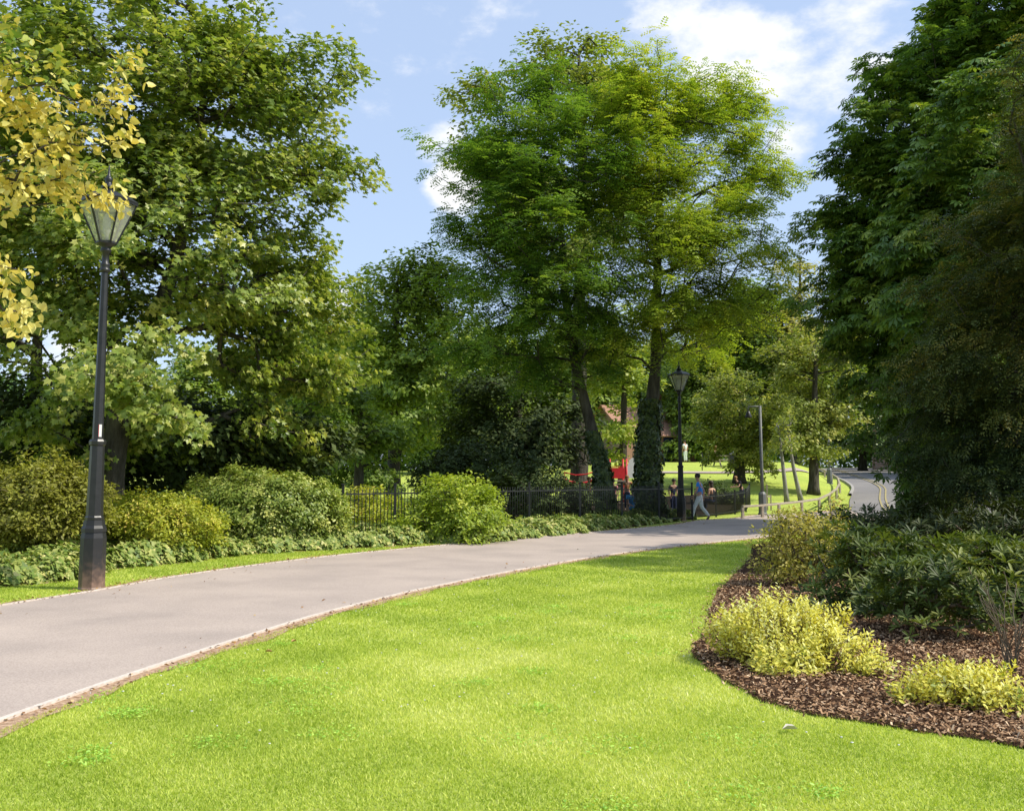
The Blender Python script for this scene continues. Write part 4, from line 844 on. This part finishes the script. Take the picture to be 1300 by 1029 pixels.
def hook_lamp(label, u, d, h=4.55, arm=.5, rz=0):
    root = thing('hooked_lamp', label, 'street lamp', base_at(u, d), rz, 'grey hooked lamp posts')
    MB().lathe([(.20, -.1), (.20, .05), (.17, .08), (.16, .85), (.10, .95)], n=8, smooth=False).build('pedestal', M['grey_paint'], root)
    MB().lathe([(.075, .951), (.068, 2), (.055, h)], n=12).build('column', M['grey_paint'], root)
    MB().tube([(0, 0, h - .04), (-arm * .5, 0, h - .03), (-arm, 0, h - .04), (-arm, 0, h - .22)], .03, n=8).build('arm', M['grey_paint'], root)
    MB().lathe([(.03, .14), (.06, .12), (.09, .05), (.15, -.10), (.15, -.14), (.03, -.16)], n=14, c=(-arm, 0, h - .36)).build('lamp_shade', M['black'], root)
    return root
hook_lamp('slim grey lamp post with a short arm and hanging lamp beside the timber rail', 967, 42.5)
hook_lamp('grey lamp post at the roadside, upper half hidden in the tree crown', 1053, 62, h=4.55)

# ------------------------------------------------------------------ buildings, playground, furniture
def house(name, label, loc, rz, w, dp, h, rh_, wins, door=True):
    root = thing(name, label, 'house', loc, rz)
    m = MB(); m.box((0, 0, h / 2 - .3), (w, dp, h + .6))
    m.bm.faces.new([m.bm.verts.new(p) for p in ((-w / 2 , -dp / 2 - .002, h), (-w / 2, dp / 2 + .002, h), (-w / 2, 0, h + rh_))])
    m.bm.faces.new([m.bm.verts.new(p) for p in ((w / 2, -dp / 2 - .002, h), (w / 2, 0, h + rh_), (w / 2, dp / 2 + .002, h))])
    m.build('wall', M['brick'], root)
    r = MB(); o = .35
    for s in (-1, 1):
        a = Vector((0, s * (dp / 2 + o), h - o * rh_ / (dp / 2))); c = Vector((0, 0, h + rh_))
        d = (a - c); q = Matrix.Rotation(math.atan2(d.z, d.y), 3, 'X')
        r.box((0, (a.y + c.y) / 2, (a.z + c.z) / 2 + .08), (w + 2 * o, d.length, .12), rot=q)
    roof = r.build('roof', M['roof'], root)
    MB().box((w * .3, .3, h + rh_ + .5), (.7, .5, 1.4), bev=.02).build('chimney', M['brick'], roof)
    for x, z in wins:
        f = MB(); f.box((x, -dp / 2 - .01, z + .62), (1.2, .08, .08)); f.box((x, -dp / 2 - .01, z - .62), (1.3, .14, .08)); f.box((x - .56, -dp / 2 - .01, z), (.08, .08, 1.16)); f.box((x + .56, -dp / 2 - .01, z), (.08, .08, 1.16)); f.box((x, -dp / 2 - .01, z), (.06, .06, 1.16))
        fo = f.build('window', M['white_paint'], root)
        MB().box((x, -dp / 2 - .012, z), (1.04, .02, 1.16)).build('pane', M['window'], fo)
    if door: MB().box((w * .1, -dp / 2 - .02, 1.0), (.95, .08, 2.0)).build('door', M['navy_cloth'], root)
    return root
b = base_at(812, 84); house('brick_house', 'pink roofed house glimpsed between the two locust trunks', (b[0], b[1], b[2]), .5, 7, 6, 2.2, 2.3, [(-2, 1.3), (2.4, 1.3)])
b = base_at(1150, 104); house('brick_house', 'brick building with a gabled roof in the shade beyond the road', (b[0] + 1.5, b[1], b[2]), 1.25, 12, 9, 5.2, 3.4, [(-4, 1.6), (-1, 1.6), (3.2, 1.6), (-4, 4), (-1, 4), (3.2, 4)])

# playground climbing frame
b = base_at(784, 48); rt = thing('climbing_frame', 'red playground climbing tower with a white panel behind the railings', 'play equipment', b, .1)
for x in (-.45, .35):
    for y in (-.4, .4): MB().tube([(x, y, -.1), (x, y, 2.15)], .045, n=8).build('post', M['red_paint'], rt)
MB().box((-.05, 0, 1.12), (.9, .9, .06)).build('platform', M['timber'], rt)
m = MB(); m.box((-.05, -.405, 1.48), (.72, .03, .5)); m.box((-.05, -.405, 1.78), (.72, .04, .04)); m.build('guard_panel', M['red_paint'], rt)
wp = MB(); pr_ = [(-.29, 0), (.29, 0), (.30, .55), (.22, .78), (.1, .92), (-.05, .95), (-.2, .82), (-.3, .5)]
vs0 = [wp.bm.verts.new((.68 + x, -.42, 1.25 + z)) for x, z in pr_]; vs1 = [wp.bm.verts.new((.68 + x, -.38, 1.25 + z)) for x, z in pr_]
wp.bm.faces.new(vs0); wp.bm.faces.new(vs1[::-1])
for i in range(8): wp.bm.faces.new((vs0[i], vs1[i], vs1[(i + 1) % 8], vs0[(i + 1) % 8]))
wp.build('white_panel', M['white_paint'], rt)
for x in (.42, .94): MB().tube([(x, -.36, -.1), (x, -.36, 1.9)], .035, n=8).build('panel_post', M['red_paint'], rt)
m = MB()
for x in (-.43, .33): m.beam((x, -.45, 1.1), (x, -1.3, .0), .05, .08)
for f in np.linspace(.12, .9, 6): m.beam((-.43, -.45 - .85 * f, 1.1 * (1 - f)), (.33, -.45 - .85 * f, 1.1 * (1 - f)), .06, .035)
m.build('ladder', M['timber'], rt)
b = base_at(736, 48); rt = thing('seesaw', 'curved red rocking seesaw left of the climbing tower', 'play equipment', b, 0)
MB().tube([(-.9, 0, 1.42), (-.5, 0, 1.18), (0, 0, 1.08), (.45, 0, 1.16), (.85, 0, 1.36)], .055, n=8).build('beam', M['red_paint'], rt)
MB().tube([(-.75, 0, 1.62), (-.2, 0, 1.48), (.3, 0, 1.52), (.8, 0, 1.68)], .03, n=8).build('hand_rail', M['red_paint'], rt)
for x in (-.7, .7): MB().tube([(x, 0, 1.28), (x * 1.02, 0, 1.62)], .025, n=6).build('upright', M['red_paint'], rt)
MB().lathe([(.3, -.1), (.3, .08), (.09, .16), (.08, 1.06)], n=12).build('pivot', M['grey_paint'], rt)

# picnic bench, bin, stakes, sapling guard
b = base_at(921, 71); rt = thing('picnic_table', 'pale timber picnic table at the top of the grass bank', 'picnic table', b, .2)
m = MB(); [m.box((0, y, .74), (1.7, .13, .05)) for y in (-.3, -.15, 0, .15, .3)]; m.build('tabletop', M['timber'], rt)
for y in (-.75, .75): MB().box((0, y, .45), (1.7, .26, .05)).build('seat', M['timber'], rt)
for x in (-.6, .6):
    for s in (-1, 1): MB().beam((x, s * .15, .72), (x, s * .72, -.05), .09, .05).build('leg', M['timber'], rt)
    MB().beam((x, -.78, .40), (x, .78, .40), .08, .045).build('crossbeam', M['timber'], rt)
b = base_at(931, 69.5); rt = thing('litter_bin', 'dark square litter bin beside the picnic table', 'bin', b)
MB().box((0, 0, .4), (.55, .55, .95), bev=.03).build('body', M['black'], rt); m = MB(); m.box((0, 0, .93), (.62, .62, .06), bev=.02); m.box((0, 0, 1.0), (.45, .45, .06), bev=.02); m.build('lid', M['grey_paint'], rt)
for u, d, hh, lab in ((891.5, 67.5, 1.1, 'thin dark stake in the grass bank, nearer one with its foot on the footpath'), (900, 73, .85, 'short thin dark stake higher up the bank near the red top')):
    b = base_at(u, d); m = MB(); m.tube([(0, 0, -.1), (.01, 0, hh), (.01, 0, hh + .03)], [.035, .033, .01], n=7)
    tag(m.build('stake', M['black_fence']), lab, 'stake', 'stakes on the bank').location = b
b = base_at(975, 44.5); rt = thing('sapling_guard', 'small timber stake frame by the foot of the hooked lamp', 'tree guard', b)
for x, y, hh in ((-.1, 0, .75), (.12, .1, .7), (.0, .25, 1.15)): MB().box((x, y, hh / 2 - .05), (.05, .05, hh + .1)).build('stake', M['timber'], rt)
MB().beam((-.1, 0, .62), (.12, .1, .62), .03, .07).build('crossbar', M['timber'], rt)
# hedge beyond the road
b = base_at(1110, 80)
hx = float(road_left(84)) + 9.6
grow_tree('hedge', 'dark clipped hedge along the far side of the road', 'hedge', (hx, 84, float(zt(hx, 84))), [(0, 0, 0, .05), (0, 0, .3, .04)],
          [((hx + (q - 84) * .27, q, float(zt(hx + (q - 84) * .27, q)) + .7), np.array([.7, 1.6, .75])) for q in range(66, 104, 3)], 'quad', .16, 'holly', 60, 60, 99, hmin=0, spray=(.6, .4, .3), parts=(None, 'stems', 'foliage'), zmin=-3)

# ------------------------------------------------------------------ people
def skin_mesh(name, chains, mat, parent, sub=2, post=None):
    """chains: lists of (point, radius); chains share a joint when the points coincide"""
    vs = []; rs = []; es = []; key = {}
    for ch in chains:
        pv = None
        for p, r in ch:
            k = tuple(round(c, 4) for c in p)
            if k not in key: key[k] = len(vs); vs.append(p); rs.append(r)
            i = key[k]
            if pv is not None and pv != i: es.append((pv, i))
            pv = i
    me = bpy.data.meshes.new(name); me.from_pydata(vs, es, []); o = bpy.data.objects.new(name, me); C.objects.link(o)
    md = o.modifiers.new('s', 'SKIN'); md.use_smooth_shade = True; md.branch_smoothing = .3
    for i, r in enumerate(rs):
        sv = me.skin_vertices[0].data[i]
        rr = r if hasattr(r, '__len__') else (r, r); sv.radius = rr
    seen = set(); adj = {i: [] for i in range(len(vs))}
    for a, b_ in es: adj[a].append(b_); adj[b_].append(a)
    for i in range(len(vs)):
        if i in seen: continue
        me.skin_vertices[0].data[i].use_root = True; st = [i]
        while st:
            q = st.pop()
            if q in seen: continue
            seen.add(q); st += adj[q]
    sd = o.modifiers.new('u', 'SUBSURF'); sd.levels = sd.render_levels = sub
    dg = bpy.context.evaluated_depsgraph_get(); dg.update()
    nm = bpy.data.meshes.new_from_object(o.evaluated_get(dg)); bpy.data.objects.remove(o); bpy.data.meshes.remove(me)
    nm.name = name; nm.materials.clear(); nm.materials.append(mat)
    if post: post(nm)
    return link(name, nm, parent)
def person(label, loc, rz, s=1.0, top='blue_cloth', legs='pale_cloth', hair='hair_dark', pose='walk', long_hair=False, bare=False, group=None):
    """faces +X before turning; pose gives knees, ankles, elbows, wrists"""
    root = thing('person', label, 'person', loc, rz, group); root.scale = (s, s, s)
    J = dict(pel=(0, 0, .95), spi=(.0, 0, 1.13), che=(.02, 0, 1.33), nec=(.045, 0, 1.47), chin=(.075, 0, 1.55), hea=(.085, 0, 1.64), top=(.075, 0, 1.72))
    if pose == 'walk':
        hip = {1: (0, .09, .90), -1: (0, -.09, .90)}; kn = {1: (.20, .10, .50), -1: (-.06, -.10, .49)}; an = {1: (.30, .10, .10), -1: (-.34, -.10, .15)}; toe = {1: (.46, .11, .06), -1: (-.22, -.11, .03)}
        el = {1: (.10, .25, 1.12), -1: (-.14, -.24, 1.13)}; wr = {1: (.22, .22, .93), -1: (-.12, -.24, .88)}
    elif pose == 'sit':
        J = {k: (v[0], v[1], v[2] - .47) for k, v in J.items()}
        hip = {q: (0.02, .09 * q, .45) for q in (1, -1)}; kn = {q: (.42, .11 * q, .48) for q in (1, -1)}; an = {q: (.42, .11 * q, .09) for q in (1, -1)}; toe = {q: (.58, .12 * q, .04) for q in (1, -1)}
        el = {q: (.06, .24 * q, .66) for q in (1, -1)}; wr = {q: (.28, .16 * q, .56) for q in (1, -1)}
    elif pose == 'lean':
        for k, dx_ in (('spi', .08), ('che', .18), ('nec', .27), ('chin', .31), ('hea', .33), ('top', .33)): v = J[k]; J[k] = (v[0] + dx_, v[1], v[2] - dx_ * .25)
        hip = {q: (0, .09 * q, .90) for q in (1, -1)}; kn = {q: (.03, .10 * q, .50) for q in (1, -1)}; an = {q: (-.03, .10 * q, .09) for q in (1, -1)}; toe = {q: (.14, .12 * q, .04) for q in (1, -1)}
        el = {q: (.36, .25 * q, 1.08) for q in (1, -1)}; wr = {q: (.56, .14 * q, 1.06) for q in (1, -1)}
    else:
        hip = {q: (0, .09 * q, .90) for q in (1, -1)}; kn = {q: (.02, .10 * q, .50) for q in (1, -1)}; an = {q: (-.02, .10 * q, .09) for q in (1, -1)}; toe = {q: (.15, .12 * q, .04) for q in (1, -1)}
        el = {q: (-.02, .25 * q, 1.13) for q in (1, -1)}; wr = {q: (.07, .24 * q, .90) for q in (1, -1)}
    c = J['che']; sh = {q: (c[0] + .01, .185 * q, c[2] + .075) for q in (1, -1)}
    def mid_(a, b_, f=.5): return tuple(a[i] * (1 - f) + b_[i] * f for i in range(3))
    ch = [[(J['pel'], (.12, .10)), (J['spi'], (.115, .09)), (J['che'], (.13, .10)), (J['nec'], .055), (J['chin'], .062), (J['hea'], (.088, .098)), (J['top'], .06)]]
    for q in (1, -1):
        ch.append([(J['pel'], (.12, .10)), (hip[q], .085), (mid_(hip[q], kn[q]), .075), (kn[q], .053), (mid_(kn[q], an[q], .35), .052), (an[q], .035), (toe[q], .03)])
        w = wr[q]; d = nrm(np.array(w) - np.array(el[q])); pal = tuple(np.array(w) + d * .06)
        ch.append([(J['che'], (.13, .10)), (sh[q], .06), (mid_(sh[q], el[q]), .046), (el[q], .037), (mid_(el[q], w, .4), .036), (w, .024), (pal, (.036, .02))])
        sd_ = nrm(np.cross(d, np.array([0, 1., 0]))); dn = np.cross(d, sd_)
        for i, (off, ln) in enumerate(((-.027, .072), (-.009, .082), (.009, .078), (.027, .062))):
            r0 = np.array(pal) + sd_ * off + d * .012; r1 = r0 + d * ln * .55 + dn * (-.006 * q); r2 = r1 + d * ln * .42 + dn * (-.02 * q)
            ch.append([(tuple(r0), .009), (tuple(r1), .0085), (tuple(r2), .007)])
        r0 = np.array(w) + d * .03 + sd_ * .026; r1 = r0 + sd_ * .025 + d * .03; r2 = r1 + d * .032 + sd_ * .006
        ch.append([(tuple(r0), .011), (tuple(r1), .0095), (tuple(r2), .008)])
    hd = np.array(J['hea'])
    def face(me):
        for v in me.vertices:
            p = np.array(v.co) - hd
            if p[0] > .05:
                v.co.x += .022 * math.exp(-((p[1] / .014) ** 2 + ((p[2] + .015) / .02) ** 2))       # nose
                v.co.x -= .008 * math.exp(-(((abs(p[1]) - .033) / .014) ** 2 + ((p[2] - .015) / .014) ** 2))  # eye sockets
    body = skin_mesh('body', ch, M['skin'], root, post=face)
    for q in (1, -1):
        MB().ball(tuple(hd + [.079, .033 * q, .014]), .011, n=8).build('eye', M['black_cloth'], root)
        MB().ball(tuple(hd + [-.005, .092 * q, -.005]), .024, (.6, .35, 1.2), n=8).build('ear', M['skin'], root)
    MB().ball(tuple(hd + [.083, 0, -.052]), .02, (.35, 1, .3), n=8).build('mouth', M['pink_cloth'], root)
    hr = MB(); hr.ball(tuple(hd + [-.018, 0, .035]), .112, (.98, .92, .9), n=14)
    if long_hair: hr.ball(tuple(hd + [-.06, 0, -.09]), .1, (.6, .85, 1.5), n=12)
    hr.build('hair', M[hair], root)
    # clothes follow the body, a little larger
    sl = .55
    tc_ = [[(mid_(J['pel'], J['spi'], -.15), (.142, .122)), (J['spi'], (.138, .115)), (J['che'], (.152, .122)), (mid_(J['che'], J['nec'], .6), .075)]]
    for q in (1, -1):
        if not bare: tc_.append([(J['che'], (.152, .122)), (sh[q], .078), (mid_(sh[q], el[q], sl), .066)])
    skin_mesh('shirt', tc_, M[top], root)
    tr_ = [[(mid_(J['pel'], J['spi'], .25), (.130, .112)), (J['pel'], (.138, .118))]]
    for q in (1, -1): tr_.append([(J['pel'], (.138, .118)), (hip[q], .10), (mid_(hip[q], kn[q]), .092), (kn[q], .073), (mid_(kn[q], an[q], .4), .070), (mid_(kn[q], an[q], .95), .062)])
    skin_mesh('trousers', tr_, M[legs], root)
    for q in (1, -1): skin_mesh('shoe', [[(an[q], .044), (mid_(an[q], toe[q], .6), .044), (toe[q], .036)]], M['shoe'], root, sub=1)
    return root
def pb(u, d): return base_at(u, d)
walker = person('person in bright blue top and pale grey trousers walking left by the lamp', tuple(gpx(889, 660.5)), PI - .25, 1.0)
person('person in a dark vest with bare arms sitting low behind the mesh fence', pb(904, 44), 2.4, 1.05, 'black_cloth', 'navy_cloth', 'hair_dark', 'sit', True, True)
person('fair haired child in a dark top leaning at the end of the mesh fence', pb(941, 46.5), PI + .4, .80, 'black_cloth', 'navy_cloth', 'hair_fair', 'lean')
person('distant person in a white top with dark hair standing on the bank by the lamp', pb(870.5, 76), 2.2, .95, 'white_cloth', 'pale_cloth', 'hair_dark', 'stand')
person('distant person in a red top standing beyond the picnic table', pb(909, 77), -.8, .9, 'red_cloth', 'black_cloth', 'hair_dark', 'stand')
person('child in a sky blue outfit sitting between the railings and the ivy clad trunk', pb(802, 39), -1.2, .95, 'sky_cloth', 'sky_cloth', 'hair_fair', 'sit')
person('orange haired adult in pale top standing behind the seated blue child', pb(796, 45), -1.7, .88, 'orange_cloth', 'navy_cloth', 'hair_fair', 'stand', True)
person('adult in a pink top in the shade behind the railings left of the red tower', pb(779, 43), -2.2, .84, 'pink_cloth', 'black_cloth', 'hair_dark', 'stand')
person('person in navy standing in shadow between the ivy clad trunk and second lamp', pb(854, 42.5), -1.0, .85, 'navy_cloth', 'navy_cloth', 'hair_dark', 'stand')
person('small figure with a bare face above the railings under the seesaw', pb(747, 44), -1.3, .88, 'orange_cloth', 'black_cloth', 'hair_fair', 'stand')

# fallen leaves on the lawn
for i, (u, v, lab, mt) in enumerate(((993, 931, 'pale curled fallen leaf on the lawn nearest the camera below the bed', 'pale_leaf'), (152, 697 + 55, 'small brown fallen leaf lying on the path edge near the lamp base', 'brown_leaf'), (376, 817, 'brown fallen leaf on the lawn at centre left', 'brown_leaf'), (336, 831, 'yellowish fallen leaf on the lawn left of centre, nearer the path', 'brown_leaf'), (735, 699, 'yellow fallen leaf lying on the far part of the path', 'pale_leaf'))):
    if mt not in M: M[mt] = plain(mt, (.6, .55, .45) if mt == 'pale_leaf' else (.45, .26, .10), rough=.7)
    p = gpx(u, v); tv, tf = T['oval']; s_ = .10 if i == 0 else .07
    m = MB(); vv = [m.bm.verts.new((x * s_, y * s_, abs(y) * s_ * 1.2 + .03)) for x, y, z_ in tv]
    for f_ in tf: m.bm.faces.new([vv[k] for k in f_])
    o = m.build('fallen_leaf', M[mt]); tag(o, lab, 'leaf', 'fallen leaves'); o.location = tuple(p); o.rotation_euler = (0, 0, i * 2.1)

# ------------------------------------------------------------------ light, sky, camera
SUN_EL = math.radians(50); SUN_AZ = math.radians(-14)     # measured from +X towards +Y
S = Vector((math.cos(SUN_EL) * math.cos(SUN_AZ), math.cos(SUN_EL) * math.sin(SUN_AZ), math.sin(SUN_EL)))
ld = bpy.data.lights.new('sun', 'SUN'); ld.energy = 5.0; ld.angle = math.radians(.53); ld.color = (1, .94, .80)
lo = bpy.data.objects.new('sun', ld); C.objects.link(lo); lo.rotation_euler = S.to_track_quat('Z', 'Y').to_euler(); lo.location = (0, 0, 40)
w = bpy.data.worlds.new('World'); sc.world = w; w.use_nodes = True
nt = w.node_tree; nt.nodes.clear(); L = nt.links
out = nt.nodes.new('ShaderNodeOutputWorld'); bg = nt.nodes.new('ShaderNodeBackground'); bg.inputs[1].default_value = .15
sky = nt.nodes.new('ShaderNodeTexSky'); sky.sky_type = 'NISHITA'; sky.sun_disc = False; sky.sun_elevation = SUN_EL; sky.sun_rotation = PI / 2 - SUN_AZ
sky.air_density = 1.0; sky.dust_density = 1.2; sky.ozone_density = 1.5
tc = nt.nodes.new('ShaderNodeTexCoord')
def dirv(u, v):
    p = px(u, v, 100.0) - np.array([0, 0, EYE]); return p / np.linalg.norm(p)
clouds = [((925, 66), 4.6, .8), ((985, 72), 4.0, .8), ((1075, 25), 6, .5), ((1008, 172), 2.6, .62), ((580, 234), 3.0, 1.0), ((560, 185), 2.4, .7), ((850, 5), 4.5, .5), ((430, 395), 3, .8), ((55, 450), 4, .7), ((1110, 80), 4, .5), ((540, 60), 9, .12), ((1040, 110), 5, .42)]
acc = None
for (u, v), deg, amp in clouds:
    c = dirv(u, v); dt = nt.nodes.new('ShaderNodeVectorMath'); dt.operation = 'DOT_PRODUCT'; dt.inputs[1].default_value = tuple(c); L.new(tc.outputs['Generated'], dt.inputs[0])
    mr = nt.nodes.new('ShaderNodeMapRange'); mr.interpolation_type = 'SMOOTHSTEP'; mr.inputs[1].default_value = math.cos(math.radians(deg * .8)); mr.inputs[2].default_value = 1.0; mr.inputs[3].default_value = 0; mr.inputs[4].default_value = amp
    L.new(dt.outputs['Value'], mr.inputs[0])
    if acc is None: acc = mr.outputs[0]
    else:
        ad = nt.nodes.new('ShaderNodeMath'); ad.operation = 'MAXIMUM'; L.new(acc, ad.inputs[0]); L.new(mr.outputs[0], ad.inputs[1]); acc = ad.outputs[0]
nz = nt.nodes.new('ShaderNodeTexNoise'); nz.inputs['Scale'].default_value = 14; nz.inputs['Detail'].default_value = 9; nz.inputs['Roughness'].default_value = .6
mp = nt.nodes.new('ShaderNodeMapping'); mp.inputs['Scale'].default_value = (1, 1, 1.7); L.new(tc.outputs['Generated'], mp.inputs[0]); L.new(mp.outputs[0], nz.inputs[0])
n2 = nt.nodes.new('ShaderNodeMath'); n2.operation = 'MULTIPLY_ADD'; n2.inputs[1].default_value = 2.2; n2.inputs[2].default_value = -1.05; L.new(nz.outputs[0], n2.inputs[0])
ad = nt.nodes.new('ShaderNodeMath'); ad.operation = 'ADD'; L.new(acc, ad.inputs[0]); L.new(n2.outputs[0], ad.inputs[1])
cm = nt.nodes.new('ShaderNodeMapRange'); cm.interpolation_type = 'SMOOTHSTEP'; cm.inputs[1].default_value = .22; cm.inputs[2].default_value = 1.0; L.new(ad.outputs[0], cm.inputs[0])
# thin high haze everywhere, as in the photograph
hz = nt.nodes.new('ShaderNodeMixRGB'); hz.inputs[0].default_value = .5; hz.inputs[2].default_value = (5.3, 6.6, 9.0, 1); L.new(sky.outputs[0], hz.inputs[1])
mx = nt.nodes.new('ShaderNodeMixRGB'); mx.inputs[2].default_value = (7.3, 7.35, 7.5, 1)
L.new(cm.outputs[0], mx.inputs[0]); L.new(hz.outputs[0], mx.inputs[1]); L.new(mx.outputs[0], bg.inputs[0]); L.new(bg.outputs[0], out.inputs[0])

cd = bpy.data.cameras.new('camera'); cam = bpy.data.objects.new('camera', cd); C.objects.link(cam); sc.camera = cam
cd.sensor_fit = 'HORIZONTAL'; cd.sensor_width = 36; cd.lens = 36 * F / 1300; cd.shift_y = -(514.5 - CY) / 1300; cd.clip_end = 3000; cd.clip_start = .05
cam.location = (0, 0, EYE); cam.rotation_euler = (PI / 2 + TH, 0, 0)
sc.view_settings.view_transform = 'Standard'; sc.view_settings.look = 'None'; sc.view_settings.exposure = 0; sc.view_settings.gamma = 1
sc.render.engine = 'CYCLES'; cy = sc.cycles
cy.max_bounces = 6; cy.diffuse_bounces = 3; cy.glossy_bounces = 2; cy.transmission_bounces = 3; cy.transparent_max_bounces = 8
cy.use_denoising = True; cy.caustics_reflective = cy.caustics_refractive = False
cy.sample_clamp_indirect = 4
